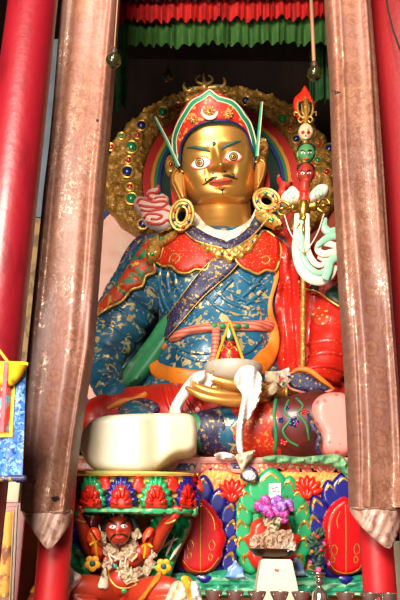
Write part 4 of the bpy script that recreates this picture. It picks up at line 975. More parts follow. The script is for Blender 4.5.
def face(cx, cy, rx, ry, Y, skin, hair, name, skull=False):
    def fn(x, y, z):
        if z < 0:
            z -= rx * (.28 * G(x / rx, y / ry, 0, -.05, .16, .3) + .12 * G(x / rx, y / ry, 0, -.6, .4, .2) + .08 * G(x / rx, y / ry, .0, .3, .7, .12))
            z += rx * (.3 if skull else .12) * (G(x / rx, y / ry, .36, .1, .2, .16) + G(x / rx, y / ry, -.36, .1, .2, .16))
        k = 1 - .22 * max(0, -y / ry)
        return x * k, y, z
    f = build(name, blob(cx, cy, Y, rx, ry, rx, 40, 28, fn=fn), skin, sf)
    t = treeo(f)
    if skull:
        for s in (-1, 1): build('eye_socket', panel(ell(cx + s * rx * .38, cy - ry * .08, rx * .24, ry * .19, 12), Y, .004, 0, 1, .8, 1, on=t, off=.003), m_pcrim, f)
        build('teeth', panel([(cx - rx * .4, cy + ry * .5), (cx + rx * .4, cy + ry * .5), (cx + rx * .3, cy + ry * .68), (cx - rx * .3, cy + ry * .68)], Y, .004, .004, 1, .9, 2, on=t, off=.003), m_eye, f)
        build('nose_hole', panel([(cx, cy + ry * .12), (cx + 1, cy + ry * .34), (cx - 1, cy + ry * .34)], Y, .004, 0, 1, .7, 0, on=t, off=.003), m_line, f)
        build('jaw_line', tube([(cx - rx * .42, cy + ry * .6, Y), (cx, cy + ry * .62, Y), (cx + rx * .42, cy + ry * .58, Y)], .35, 6, on=t, off=.006), m_line, f)
        return f
    for s in (-1, 1):
        e = build('eye', panel(ell(cx + s * rx * .38, cy - ry * .12, rx * .24, ry * .1, 12), Y, .004, .003, 1, .6, 1, on=t, off=.004), m_eye, f)
        build('pupil', blob(cx + s * rx * .38, cy - ry * .12, (hit(t, cx + s * rx * .38, cy - ry * .12) or Vector((0, Y, 0))).y - .01, .8, .8, .5, 8, 6), m_line, e)
        build('eyebrow', tube([(cx + s * rx * .15, cy - ry * .24, Y), (cx + s * rx * .4, cy - ry * .38, Y), (cx + s * rx * .66, cy - ry * .32, Y)], [.5, .6, .3], 6, on=t, off=.004), m_line, f)
        build('ear', blob(cx + s * rx * .98, cy + ry * .05, Y, rx * .16, ry * .34, rx * .15, 10, 8), skin, f)
    build('mouth', panel(ell(cx, cy + ry * .48, rx * .32, ry * .11, 12), Y, .004, .006, 1, .7, 1, on=t, off=.004), m_lip, f)
    build('hair', blob(cx, cy - ry * .42, Y + .02, rx * 1.06, ry * .66, rx * .92, 24, 16), hair, f)
    return f
m_bone = mat('bone', 'd8b890', .5, layers=[dict(scale=12, lo=.5, hi=.7, col='c09a70')])
m_gface = mat('green_face', '4f8a52', .4, coat=.3); m_rface = mat('red_face', '9a2e1e', .4, coat=.3)
face(305.8, 174.5, 8.6, 11.5, Ys, m_rface, m_hair, 'red_head')
face(306.4, 154, 8.8, 10.2, Ys, m_gface, m_hair, 'green_head')
face(305.8, 133, 7.6, 9.6, Ys, m_bone, m_bone, 'skull', True)
build('red_neck', tube([(304.6, 184, Ys), (304.2, 190, Ys), (304, 197, Ys)], [5.2, 5.4, 6.4], 16, fold=lambda t, g: 1 + .06 * math.sin(t * 30)), m_rface, sf)
# flaming trident
fb_ = panel([(305, 85), (309, 91.5), (314, 96), (316.5, 101), (315, 109), (313, 116), (305.5, 119.5), (297.5, 116), (295, 109), (293.5, 101), (296, 96), (301, 91.5)], Ys + .03, .03, .015, 3, 1.5, 3)
tri = build('flame', fb_, m_pred, sf)
build('dark_inset', panel([(305.3, 99), (309, 101.5), (313, 103), (313.6, 109), (311.5, 115.5), (305.5, 117.5), (299, 115.5), (296.6, 109), (297.4, 103), (301.5, 101.5)], Ys + .015, .02, 0, 2, 1.5, 3), m_line, tri)
build('trident', [tube([(305.5, 122, Ys), (305.3, 110, Ys), (305, 97, Ys)], [1, 1.2, .5], 8), tube([(305.5, 119, Ys), (300, 116, Ys), (297.6, 108, Ys), (298.5, 100, Ys)], [.9, 1.1, 1.0, .4], 8), tube([(305.5, 119, Ys), (311, 116, Ys), (313, 108, Ys), (311.6, 100, Ys)], [.9, 1.1, 1.0, .4], 8),
   tube([(305.5, 117, Ys), (302.4, 112, Ys), (301.8, 104, Ys)], [.8, .9, .4], 8), tube([(305.5, 117, Ys), (308.6, 112, Ys), (308.8, 104, Ys)], [.8, .9, .4], 8),
   tube([(298, 113, Ys), (294.5, 112, Ys), (294.5, 115.5, Ys)], .6, 6), tube([(312.6, 113, Ys), (316, 112, Ys), (316, 115.5, Ys)], .6, 6)], m_trim, sf)
build('trident_scroll', [tube([(305.5, 117.5, Ys - .01), (301, 116.5, Ys - .01), (298.4, 119.5, Ys - .01), (300.5, 122.5, Ys - .01), (303, 120.5, Ys - .01)], .8, 8), tube([(305.5, 117.5, Ys - .01), (310, 116.5, Ys - .01), (312.6, 119.5, Ys - .01), (310.5, 122.5, Ys - .01), (308, 120.5, Ys - .01)], .8, 8)], m_trim, sf)
# white bow and long ribbons
def ribbon(name, pts, r, m, par, dy=0.0, flat=.35):
    return build(name, tube([(x, y, Ys - .03 - dy) for x, y in pts], r, 12, flat, 5), m, par)
for o in ([(300, 201), (293, 204), (285, 204), (281, 198), (283, 193), (287, 190), (291, 186), (297, 189), (301, 195)], [(307, 200), (310, 193), (315, 187), (321, 184), (328, 186), (329, 191), (326, 196), (319, 199), (312, 202)]):
    bw = build('white_bow', panel(o, Ys - .01, .05, .045, 5, 1.8), m_ivory, sf)
    cxm, cym = sum(p[0] for p in o) / len(o), sum(p[1] for p in o) / len(o)
    build('bow_swirl', tube([(cxm - 3, cym + 3, Ys), (cxm - 4, cym - 1, Ys), (cxm, cym - 4, Ys), (cxm + 4, cym - 1, Ys), (cxm + 2, cym + 2.4, Ys), (cxm - .5, cym + .5, Ys)], .8, 8, .6, 4, on=treeo(bw), off=.002), m_mint, bw)
rb = ribbon('long_ribbon', [(297.5, 214), (297, 232), (296.5, 250), (300, 266), (308, 277), (320, 281), (330, 276), (336, 266)], [3, 3.6, 4.6, 5, 5, 4.6, 4, 2.4], m_ivory, sf)
ribbon('ribbon_stripe', [(302.5, 214), (302, 232), (302, 250), (305.5, 262), (312, 270), (320, 273), (328, 268), (331, 260)], [2, 2.4, 3, 3.2, 3.2, 3, 2.8, 1.6], m_mint, rb, .02)
ribbon('ribbon_stripe', [(307.5, 214), (307.5, 232), (307.5, 247), (310.5, 257), (316, 264), (322, 265), (326, 260)], [2, 2.4, 2.8, 3, 3, 2.4, 1.6], m_ivory, rb, .03)
r2 = ribbon('curled_ribbon', [(325, 279), (328, 270), (330, 262), (336, 258), (345, 260)], [4, 4.4, 4.2, 3.6, 3], m_mint, sf, .05)
ribbon('ribbon_stripe', [(345, 252), (334, 252), (324, 254), (318, 250), (321, 243), (330, 244), (340, 247), (346, 244)], [3.2, 3.6, 3.6, 3.4, 3.4, 3.2, 3, 2], m_ivory, r2, .02)
ribbon('ribbon_stripe', [(345, 239), (334, 236), (324, 240), (317, 247)], [3, 3.6, 3.4, 1.6], m_mint, r2, .04)
ribbon('ribbon_stripe', [(326, 218), (324, 226), (329, 232), (338, 230), (346, 231)], [1.4, 3.8, 4.2, 3.4, 2.6], m_mint, r2, .01)
ribbon('ribbon_stripe', [(318, 257), (326, 260), (336, 259), (347, 266)], [1.6, 3, 3.2, 2.6], m_ivory, r2, -.01)
cd_ = build('white_string', tube([(284.5, 215, Ys - .06), (290, 232, Ys - .09), (300, 248, Ys - .09), (304, 252, Ys - .09), (310, 246, Ys - .09), (318, 232, Ys - .07), (324, 214, Ys - .06)], .6, 6), m_flamew, sf)
build('string_knot', blob(304, 252, Ys - .09, 1.6, 1.8, 1.4, 10, 8), m_trim, cd_)

# ================================================================== skull cup, vase and scarf in the lap
Yc = 4.8
cc = P(233, 384, Yc); s_ = mpp(233, 384, Yc)
cup = build('skull_cup', lathe(cc - Vector((0, 0, 0)), [(s_ * 8, -s_ * 2), (s_ * 20, s_ * 1), (s_ * 28, s_ * 8), (s_ * 30, s_ * 15), (s_ * 29, s_ * 19), (s_ * 26.5, s_ * 19), (s_ * 25, s_ * 10), (s_ * 10, s_ * 4)], 40), mat('cup_grey', 'b8ac9a', .5, layers=[dict(scale=8, lo=.45, hi=.7, col='a4968a')], coat=.1), label='pale grey skull cup held in the statue\'s golden hand', cat='cup')
vz = empty('nectar_vase', P(229.5, 366, Yc), 'red and gold jewelled vase under yellow cords, standing in the pale skull cup', 'vase')
vc = P(229.5, 366, Yc)
build('vase_body', lathe(vc, [(s_ * 7, 0), (s_ * 11, s_ * 3), (s_ * 12.6, s_ * 9), (s_ * 11.6, s_ * 15), (s_ * 7, s_ * 20), (s_ * 4.5, s_ * 22), (s_ * 6, s_ * 24.5), (s_ * 3, s_ * 26)], 32), mat('vase_red', 'b0201c', .35, coat=.3), vz)
tv = treeo(vz.children[0])
for o_ in [tube([(x, y, 4) for x, y in q], .6, 6, on=tv, off=.004) for q in ([(221, 352), (224, 347), (229, 350), (234, 347), (238, 352)], [(221, 358), (226, 361), (229.5, 356), (233, 361), (238, 358)], [(227, 346), (229.5, 342), (232, 346)], [(219, 347), (223, 343)], [(240, 347), (236, 343)])] + [blob(229.5, 353, Yc - s_ * 12.5, 2.4, 3.6, 1.2, 10, 8)]: build('vase_ornament', o_, m_trim, vz)
jw = build('jewel', blob(228.6, 333, Yc, 5.6, 9, 5, 20, 14, fn=lambda x, y, z: (x * (1 - .45 * max(0, y / 9)), y, z)), m_gn, vz)
build('white_drop', blob(228.4, 334, Yc - s_ * 4.4, 2.3, 4.4, 1.4, 14, 10), m_eye, jw)
m_yel = mat('yellow_cord', 'e09a1c', .5)
build('yellow_cord', [tube([(230, 321, Yc - .03), (222.5, 342, Yc - .06), (215, 364, Yc - .1), (213, 370, Yc - .14)], [1.1, 1.4, 1.6, 1.4], 10), tube([(230, 321, Yc - .03), (237, 342, Yc - .06), (244.5, 364, Yc - .1), (246.5, 369, Yc - .14)], [1.1, 1.4, 1.6, 1.4], 10), blob(215, 365.5, Yc - .12, 3, 2.4, 2, 10, 8), blob(245, 365.5, Yc - .12, 3.2, 2.4, 2, 10, 8)], m_yel, vz)
# white offering scarf over cup and hand
m_khata = mat('white_scarf', 'e4dbd2', .6, layers=[dict(scale=45, lo=.5, hi=.65, col='cfc2b8', amt=.6)], bump=dict(scale=40, st=.3, h=.006))
kh = empty('white_scarf', P(240, 455, 4.5), 'white lacy offering scarf draped over skull cup and golden hand', 'scarf')
wr = lambda x, y: .02 * math.sin(x * .5 + y * .12) + .012 * math.sin(x * .8 + y * .05)
build('scarf_end', panel([(200, 371), (206, 371), (204, 380), (193, 390), (186, 400), (180, 413), (176, 417), (169, 412), (175, 398), (184, 384), (193, 374)], lambda x, y: 4.56 + .0002 * (y - 390), .012, .012, 4, 2, fold=wr), m_khata, kh)
build('scarf_swag', panel([(195, 378), (204, 372), (220, 380), (208, 388), (196, 388), (188, 390)], 4.62, .012, .02, 4, 2, fold=wr), m_khata, kh)
build('scarf_end', panel([(240, 368), (250, 365), (259, 372), (263, 384), (260, 398), (252, 414), (245, 424), (243, 440), (243, 454), (238, 452), (236, 440), (237, 424), (240, 408), (242, 394), (236, 386), (234, 378)], lambda x, y: 4.41 + .0012 * abs(y - 410) * (y < 392) + (.0 if y < 410 else .0012 * (y - 410)), .014, .02, 5, 2, fold=wr), m_khata, kh)
# ================================================================== lotus pedestal under the raised foot
m_leaf = mat('rim_leaf_green', '2f9a62', .4, coat=.3, layers=[dict(scale=18, lo=.5, hi=.62, col='8cc07a', amt=.6)])
m_ochre = mat('pedestal_ochre', 'c99a3c', .5, layers=[dict(scale=9, lo=.45, hi=.65, col='8a9a4a')])
pdz = P(136, 514.5, 4.2).z
pd = empty('lotus_pedestal', P(136, 514.5, 4.2), 'small carved lotus pedestal under the cream foot sole, carried by the red guardian', 'pedestal')
pb = build('drum', loft(cr([(136, 515, 55, .18, 4.15), (136, 511, 57, .185, 4.15), (136, 503, 58, .19, 4.15), (136, 492, 59.5, .195, 4.15), (135.8, 482, 61.5, .2, 4.15), (135.8, 477, 62.5, .2, 4.15), (135.8, 474.4, 62, .2, 4.15)], 3), 72, None, 2.8), m_ochre, pd, smooth=60)
tpd = treeo(pb)
def pp(name, o, m, off, puff, par, pw=4, step=1.8, sm=3):
    return build(name, panel(o, 4.0, .03, puff, pw, step, sm, on=tpd, off=off), m, par)
def shell(cx, by, w, h, n=9, k=.16):
    """ scalloped shell outline """
    out = []
    for i in range(n):
        a0 = PI + PI * i / n; a1 = PI + PI * (i + 1) / n
        for t in (0, .25, .5, .75):
            a = a0 + (a1 - a0) * t; r = 1 + k * math.sin(PI * t)
            x, y = math.cos(a) * r, math.sin(a) * r
            out.append((cx + w / 2 * x / (1 + k), by + h * y / (1 + k)))
    return out + [(cx + w * .42, by + 3), (cx - w * .42, by + 3)]
for cx in (104.5, 138, 172.5, 77.5, 196):
    pp('back_petal', shell(cx, 490, 15, 15, 5), m_pred, .01, .02, pd)
for cx, w, m in ((90, 33, m_pgreen), (121, 33, m_pblue), (156, 33, m_pgreen), (188, 25, m_pblue), (72, 14, m_pblue)):
    pt = pp('shell_petal', shell(cx, 504, w, 29, 9), m, .035, .03, pd)
    ribs = []
    for i in range(9):
        a = PI + PI * (i + .5) / 9
        o = petal(cx + w * .36 * math.cos(a), 504 + 21.5 * math.sin(a), 5.2 * w / 33, 11, 0)
        ang = math.degrees(math.atan2(w * .4 * math.cos(a), -24 * math.sin(a)))
        o = petal(cx + w * .355 * math.cos(a), 504 + 20.5 * math.sin(a), 7 * w / 33, 13, ang)
        ribs.append(panel(o, 4.0, .02, .018, 3, 1.4, 2, on=tpd, off=.05))
    build('shell_ribs', ribs, m, pt)
    hh = pp('petal_heart', shell(cx, 506, w * .72, 23, 7, .14), m_pred, .075, .035, pt, 4)
    th_h = treeo(hh)
    build('heart_ribs', [panel(petal(cx + w * .25 * math.cos(a), 505 + 12.5 * math.sin(a), 4.2 * w / 33, 12, math.degrees(math.atan2(w * .22 * math.cos(a), -13 * math.sin(a)))), 4, .01, .02, 1.7, 1.1, 2, on=th_h, off=.004) for a in [PI + PI * (i + .5) / 6 for i in range(6)]], m_pred, hh)
ro = [(73 + 125 * i / 40, 507.5 + .8 * math.sin(i * .9)) for i in range(41)] + [(198 - 125 * i / 44, 514.5 + 2.2 * abs(math.sin(i * PI / 4)) + .8 * math.sin(i * 2.1)) for i in range(45)]
pp('leaf_rim', ro, m_leaf, .07, .035, pd, 3, 1.8, 0)
pp('top_moulding', [(73.6, 473.6), (198, 473.6), (198, 477.8), (73.6, 477.8)], m_gilt, .02, .02, pd, 2, 1.8, 0)

# ================================================================== red guardian
def fuse(bms, vox, sm=3):
    b0 = bmesh.new()
    for b in bms:
        me = bpy.data.meshes.new('t'); b.to_mesh(me); b0.from_mesh(me); bpy.data.meshes.remove(me); b.free()
    me = bpy.data.meshes.new('fuse'); b0.to_mesh(me); b0.free()
    o = bpy.data.objects.new('fuse', me); COL.objects.link(o)
    r = o.modifiers.new('r', 'REMESH'); r.mode = 'VOXEL'; r.voxel_size = vox
    if sm: s = o.modifiers.new('s', 'SMOOTH'); s.iterations = sm; s.factor = .5
    dg = bpy.context.evaluated_depsgraph_get(); ev = o.evaluated_get(dg); m2 = bpy.data.meshes.new_from_object(ev)
    bm = bmesh.new(); bm.from_mesh(m2); bpy.data.objects.remove(o); bpy.data.meshes.remove(me); bpy.data.meshes.remove(m2)
    return bm
m_gskin = mat('guardian_red', 'a42c18', .38, layers=[dict(scale=6, lo=.45, hi=.7, col='b23a22')], coat=.1)
m_sdr = mat('orange_red_drape', 'd8401a', .45, coat=.15)
gz = ALZ + .004
gd = empty('guardian_statue', (P(122, 590, 4.15).x, 4.15, gz), 'red-skinned crouching guardian statue lifting the lotus pedestal with both raised hands', 'statue')
def T(p, r, n=16, flat=1, sub=5): return tube(p, r, n, flat, sub)
bs = [T([(122, 603, 4.2), (122, 592, 4.18), (122, 576, 4.15), (122, 562, 4.16), (122, 552, 4.17)], [20, 20.5, 19.5, 21, 15], 28, .75),
      blob(122, 582, 4.07, 15, 14, 9), blob(112, 560, 4.06, 9, 6, 6), blob(132, 560, 4.06, 9, 6, 6),
      T([(121, 556, 4.14), (120, 548, 4.11), (119.5, 540, 4.09)], [10, 8, 8], 18),
      T([(122, 554, 4.17), (104, 553, 4.16), (98, 554, 4.15)], [12, 10.5, 9.5], 18), T([(122, 554, 4.17), (141, 553, 4.16), (147, 554, 4.15)], [12, 10.5, 9.5], 18)]
for side in (-1, 1):
    if side < 0:
        arm = [(99, 554, 4.15), (92, 547, 4.1), (87, 538, 4.05), (83, 528, 3.99), (79.5, 519.5, 3.94), (77.5, 514, 3.93)]; hx, hy = 76.5, 511.5
    else:
        arm = [(146, 554, 4.15), (154, 545, 4.1), (160, 535, 4.05), (166.5, 526, 3.99), (172, 519.5, 3.94), (175, 515.5, 3.93)]; hx, hy = 176.5, 513
    bs.append(T(arm, [9, 8.6, 7.4, 6, 4.4, 4.6], 18))
    bs.append(blob(hx, hy, 3.925, 5, 4.6, 3, 14, 10))
    for i, (dx, ln) in enumerate(((-3.9, 6), (-1.3, 7.4), (1.3, 7), (3.9, 5.6))):
        bs.append(tube([(hx + dx * .9, hy - 1, 3.92), (hx + dx * 1.15, hy - 3.6, 3.9), (hx + dx * 1.2, hy - ln, 3.905)], [1.35, 1.3, 1.0], 10, 1, 4))
    tx = hx + side * -1 * 5.2
    bs.append(tube([(hx - side * 3, hy + 1.5, 3.92), (hx - side * 6.2, hy + .2, 3.91), (hx - side * 8, hy - 2, 3.915)], [1.8, 1.5, 1.1], 10, 1, 4))
    if side < 0:
        bs.append(T([(114, 598, 4.15), (96, 589, 4.02), (78, 587, 3.97), (69, 593, 3.97)], [13, 13, 11, 9], 20)); bs.append(T([(69, 592, 3.97), (80, 602, 3.95), (100, 608, 3.93)], [8.5, 8.5, 6.5], 16))
    else:
        bs.append(T([(130, 598, 4.15), (150, 590, 4.02), (168, 588, 3.97), (179, 593, 3.97)], [13, 13, 11, 9], 20)); bs.append(T([(179, 592, 3.97), (168, 602, 3.95), (146, 608, 3.93)], [8.5, 8.5, 6.5], 16))
def headfn(x, y, z):
    rx, ry = 13.0, 16.5
    if z < 0:
        u, v = x / rx, y / ry
        z -= rx * (.34 * G(u, v, 0, -.12, .16, .28) + .16 * G(u, v, 0, -.66, .45, .22) + .12 * G(u, v, 0, .3, .75, .13) + .14 * G(u, v, .5, -.25, .28, .25) + .14 * G(u, v, -.5, -.25, .28, .25) + .1 * G(u, v, 0, -.4, .4, .12))
        z += rx * (.14 * G(u, v, .4, .1, .2, .13) + .14 * G(u, v, -.4, .1, .2, .13))
    k = 1 - .16 * max(0, -y / ry); return x * k, y, z
hd = blob(118.8, 530, 4.04, 13, 16.5, 13, 56, 40, fn=headfn)
bs.append(blob(106.5, 531, 4.07, 2.6, 5, 2.4, 12, 8)); bs.append(blob(131.4, 530, 4.07, 2.6, 5, 2.4, 12, 8))
gbm = fuse(bs + [hd], .0062, 2)
# stand on the altar: everything below the frame is cut flat on the platform
for v in gbm.verts:
    if v.co.z < gz: v.co.z = gz
gb2 = build('guardian_body', gbm, m_gskin, gd, smooth=180)
tgb = treeo(gb2)
def gp_(name, o, m, off=.002, puff=.004, pw=1.5, step=.9, sm=3, par=None, fold=None, th=.01):
    return build(name, panel(o, 4.0, th, puff, pw, step, sm, on=tgb, off=off, fold=fold), m, par or gb2)
def gt(name, pts, r, m, off=.002, par=None, closed=False):
    return build(name, tube([(x, y, 4) for x, y in pts], r, 8, .8, 4, closed=closed, on=tgb, off=off), m, par or gb2)
for ex, ey, a in ((112.4, 526.8, .18), (124.4, 526.2, -.22)):
    e = gp_('eye', [(ex - 3.6, ey + a * 3), (ex - 1.5, ey - 1.6 + a), (ex + 1.5, ey - 1.6 - a), (ex + 3.6, ey - a * 3), (ex + 1.5, ey + 1.8), (ex - 1.5, ey + 1.8)], m_eye, .003, .005)
    build('pupil', blob(ex + .2, ey + .2, (hit(treeo(e), ex, ey) or Vector((0, 3.95, 0))).y, 1.3, 1.3, .5, 10, 8), m_line, e)
gt('eyebrow', [(107.5, 521), (111, 521.6), (114.5, 523.6), (117, 525)], [.5, 1.3, 1.2, .6], m_line)
gt('eyebrow', [(129.5, 519.8), (126.5, 520.6), (123, 523), (120, 525)], [.5, 1.3, 1.2, .6], m_line)
gp_('mouth', [(114.6, 537.6), (117, 536.4), (119, 536.8), (121, 536.2), (123.4, 537.2), (121.4, 539.2), (118.8, 539.8), (116.4, 539.2)], m_lip, .003, .006)
gt('moustache', [(118, 534.4), (114.5, 534.8), (111.6, 537.4), (110.6, 539.4)], [.6, 1, .9, .4], m_line, .004)
gt('moustache', [(120, 534.2), (123.6, 534.4), (126.6, 536.6), (128, 538.4)], [.6, 1, .9, .4], m_line, .004)
gt('beard', [(115, 543.5), (118.8, 545.4), (122.6, 543.2)], [.5, 1.3, .5], m_line, .003)
build('hair', fuse([blob(119, 524, 4.09, 14, 13, 12.5, 24, 16), T([(106.5, 520, 4.07), (104.6, 530, 4.08), (106, 541, 4.1)], [3.4, 4, 2.4]), T([(132, 519, 4.07), (136.5, 529, 4.08), (135.5, 540, 4.1)], [3.6, 4.4, 2.4])], .007, 2), m_hair, gb2)
for o in ([(88, 533), (92, 527), (99, 530), (101, 540), (104, 552), (100, 560), (92, 556), (90, 547), (86, 541)], [(143, 534), (149, 527), (154, 530), (152, 541), (151, 553), (146, 560), (140, 554), (142, 545)]):
    a = gp_('shoulder_drape', o, m_sdr, .02, .025, 4, 1.8, th=.04)
for q in ([(91, 534), (95, 544), (97, 557)], [(147, 533), (146, 545), (144, 558)], [(90, 545), (96, 542), (102, 545)], [(142, 547), (147, 544), (152, 547)]):
    gt('yellow_edging', q, [1.2, 1.6, 1.2], m_yel, .045)
for x, y, dx in ((80.5, 520.5, 1.8), (170.5, 522, -1.8)):
    c0 = [(x - 5, y - dx), (x, y + .6), (x + 5, y + dx)]
    gt('bracelet', c0, 1.1, m_trim, .006)
gt('gold_collar', [(108, 568), (110, 579), (117, 587), (126, 588.4), (134, 586), (139, 580)], 1.1, m_trim, .004)
build('pendant', blob(124, 591, 4.0, 3, 2.6, 1.6, 12, 8), m_gn, gb2)
def cloth_s(name, o, m, Y, par, puff=.02, fold=None, th=.02, step=2.0):
    return build(name, panel(o, Y, th, puff, 4, step, 3, fold=fold), m, par)
gp_('loincloth', [(104, 566), (107, 574), (108, 588), (103, 589), (98, 587), (101, 576)], m_lace, .012, .012, 2, 1.6)
gp_('loincloth', [(157, 573), (162, 571), (159, 580), (150, 592), (143, 602), (136, 603), (146, 590)], m_oran, .012, .012, 2, 1.6)
for cx, cy in ((92.5, 563.5), (163.5, 566.5)):
    f = build('flower_ornament', [blob(cx + 4.6 * math.cos(a), cy + 4.6 * math.sin(a), 4.0, 3.9, 3.9, 2, 12, 8) for a in [2 * PI * k / 5 + .3 for k in range(5)]], m_yel, gd)
    build('flower_heart', [blob(cx, cy, 3.985, 3, 3, 1.8, 12, 8)], m_teald, f)
    build('flower_stem', sweep([P(cx, cy, 4.0), P((cx + 122) / 2, cy + 2, 4.1), P(122, cy + 4, 4.14)], [.008] * 3, 8), m_leaf, f)
lf = lambda x, y: .018 * math.sin(x * .55 - y * .4) + .01 * math.sin(y * .8 + x * .2)
cloth_s('green_scarf', [(150, 518), (188, 517), (192, 524), (186, 540), (178, 556), (172, 572), (166, 584), (152, 586), (150, 560)], m_pgreen, 4.27, gd, .04, lf, .06)
cloth_s('green_scarf', [(68, 540), (76, 546), (84, 552), (90, 566), (86, 588), (70, 588), (68, 565)], m_leaf, 4.24, gd, .03, lf, .06)
cloth_s('navy_scarf', [(66, 514), (80, 520), (86, 534), (84, 552), (76, 548), (70, 560), (66, 566)], m_pblue, 4.27, gd, .03, lf, .06)
for q in ([(166, 556), (170, 546), (174, 536)], [(170, 560), (175, 552), (181, 544)], [(163, 548), (170, 542), (178, 538)]):
    build('scarf_leaf', tube([(x, y, 4.2) for x, y in q], [.6, 1.6, .6], 8, .6), m_lace, gd)
cloth_s('red_scarf', [(166, 512), (176, 518), (170, 530), (160, 540), (154, 534)], m_flame, 4.2, gd, .02)
# garland of folded notes
m_note = mat('old_paper', 'e2d2ae', .8, layers=[dict(scale=20, lo=.5, hi=.62, col='b89a80')]); m_note2 = mat('pinkish_paper', 'e6cab0', .8, layers=[dict(scale=22, lo=.5, hi=.62, col='a8887c')])
ga = empty('note_garland', P(124, 575, 3.93), 'garland of folded notes and white threads round the red guardian\'s neck', 'garland')
random.seed(11)
def crumple(c, w, h, seed, ang):
    rnd = random.Random(seed); bm = bmesh.new(); n = 4; V = []
    cs, sn = math.cos(ang), math.sin(ang)
    for i in range(n + 1):
        for j in range(n + 1):
            x, y = (i / n - .5) * w * (1 + .12 * rnd.uniform(-1, 1)), (j / n - .5) * h * (1 + .12 * rnd.uniform(-1, 1))
            d = .2 * min(w, h) * rnd.uniform(-1, 1) + .18 * w * math.cos(i * 2.0 + seed)
            V.append(bm.verts.new(Vector(c) + RT * (x * cs - y * sn) + UP * (x * sn + y * cs) - FW * d))
    fs = [bm.faces.new((V[i * (n + 1) + j], V[(i + 1) * (n + 1) + j], V[(i + 1) * (n + 1) + j + 1], V[i * (n + 1) + j + 1])) for i in range(n) for j in range(n)]
    bmesh.ops.solidify(bm, geom=fs, thickness=.004); bmesh.ops.recalc_face_normals(bm, faces=bm.faces)
    return bm
def onb(x, y, off):
    h = hit(tgb, x, y); return P(x, y, (h.y if h else 4.08) - off)
for i, (x, y, w, h) in enumerate([(101.5, 537, 6, 7), (103, 545, 6, 6), (107, 551, 6, 5), (111, 547, 6, 5), (113.5, 553, 7, 6), (119, 557, 6, 5), (125, 553, 7, 6), (130, 549, 7, 6), (133.5, 543, 6, 6), (136, 535, 6, 6), (132, 556, 5, 6), (108, 563, 6, 6),
                                  (122, 571, 7, 5), (128, 575, 8, 6), (135, 573, 8, 6), (141, 575, 8, 6), (146, 570, 7, 6), (150, 563, 6, 6), (131, 580, 8, 4), (125, 566, 5, 6), (152, 556, 5, 6)]):
    build('folded_note', crumple(onb(x, y, .04), w * .0084, h * .0084, i, random.uniform(-.9, .9)), (m_note, m_note2)[i % 3 == 2], ga, smooth=False)
for q in ([(101, 533), (104, 548), (112, 556), (120, 559), (128, 554), (134, 545), (137, 533)], [(107, 550), (112, 562), (120, 570), (132, 575), (144, 572), (151, 560), (152, 550)], [(121, 557), (120, 566), (119, 576)], [(126, 555), (125, 566), (126, 574)], [(99, 525), (101, 535)]):
    build('white_thread', sweep([onb(x, y, .03) for x, y in cr(q, 4)], [.004] * (len(q) * 4 - 3), 6), m_lace, ga)
build('turquoise_bead', blob(114, 566, onb(114, 566, .035).y, 3.4, 2.4, 2, 12, 8), mat('turquoise', '1c9a8c', .35, coat=.3), ga)

# scarves and cloths beside the guardian
cw = lambda x, y: .014 * math.sin(x * .5 + y * .25) + .01 * math.sin(x * .9 - y * .3)
build('white_cloth', panel([(68, 567), (73, 571), (80, 576), (78, 584), (70, 592), (66, 603), (48, 603), (55, 592), (62, 580)], 3.9, .04, .03, 5, 2, fold=cw), m_khata, label='white silk scarf lying beside the red guardian\'s raised knee, next to the left pillar', cat='scarf')
build('yellow_cloth', panel([(181, 578), (187, 576), (193, 581), (197, 590), (199, 604), (186, 604), (184, 592)], 3.86, .04, .03, 4, 2, fold=cw), m_yel, label='yellow cloth hanging beside the red guardian, behind the row of bowls', cat='cloth')
build('cream_cloth', panel([(171, 585), (177, 581), (184, 584), (187, 592), (188, 604), (166, 604), (168, 593)], 3.82, .04, .03, 4, 2, fold=cw), m_note, label='cream cloth over the red guardian\'s knee, in front of the yellow cloth', cat='cloth')
build('white_rag', panel([(191, 583), (195, 582), (199, 586), (201, 594), (202, 603), (193, 603)], 3.8, .03, .02, 3, 2, fold=cw), m_khata, label='scrap of white cloth right of the yellow cloth, beside the first bowl', cat='cloth')

# ================================================================== things on and before the throne
lw = lambda x, y: .012 * math.sin(x * .4 + y * .6) + .008 * math.sin(x * .9)
build('green_scarf', panel([(263, 457), (280, 455), (300, 457), (322, 455), (338, 454), (346, 460), (352, 470), (356, 479), (350, 480), (343, 473), (333, 466), (318, 464), (300, 464), (280, 463), (266, 461)], TY - .135, .02, .02, 3, 2, fold=lw), mat('pale_green_silk', '7fa878', .5, layers=[dict(scale=9, lo=.45, hi=.65, col='4f8a64')]), label='pale green silk scarf along the throne ledge, drooping at its right end', cat='scarf')
build('cream_rag', panel([(236, 455), (246, 452), (255, 450), (252, 458), (247, 464), (242, 470), (238, 462)], TY - .14, .02, .03, 4, 2, fold=lw), m_note, label='crumpled cream cloth on the throne ledge, above the round navy and white tag', cat='cloth')
build('white_rag', panel([(214, 455), (221, 452), (230, 453), (237, 457), (233, 460), (222, 459)], TY - .14, .03, .03, 3, 2, fold=lw), m_khata, label='white crumpled cloth on the throne ledge below the teal boot band', cat='cloth')
tg_ = empty('brocade_tag', P(249, 484, TY - .16), 'round navy-edged white brocade tag hanging from the throne ledge', 'tag')
build('tag_border', panel([(244, 470), (249, 466), (255, 469), (258.5, 476), (255, 482.5), (247, 481.5), (240.5, 478), (241, 473)], TY - .13, .02, .012, 2, 1.6, 4), m_navy, tg_)
build('tag_field', panel(ell(249.5, 475.5, 6.6, 5.2, 16, 0, 12), TY - .145, .015, .008, 2, 1.4, 1), mat('white_navy_print', 'e2dcd8', .6, layers=[dict(kind='edge', scale=34, lo=.06, hi=.03, col='3a3a7a')]), tg_)
random.seed(5)
m_gp = mat('green_paper', '4f8a58', .7)
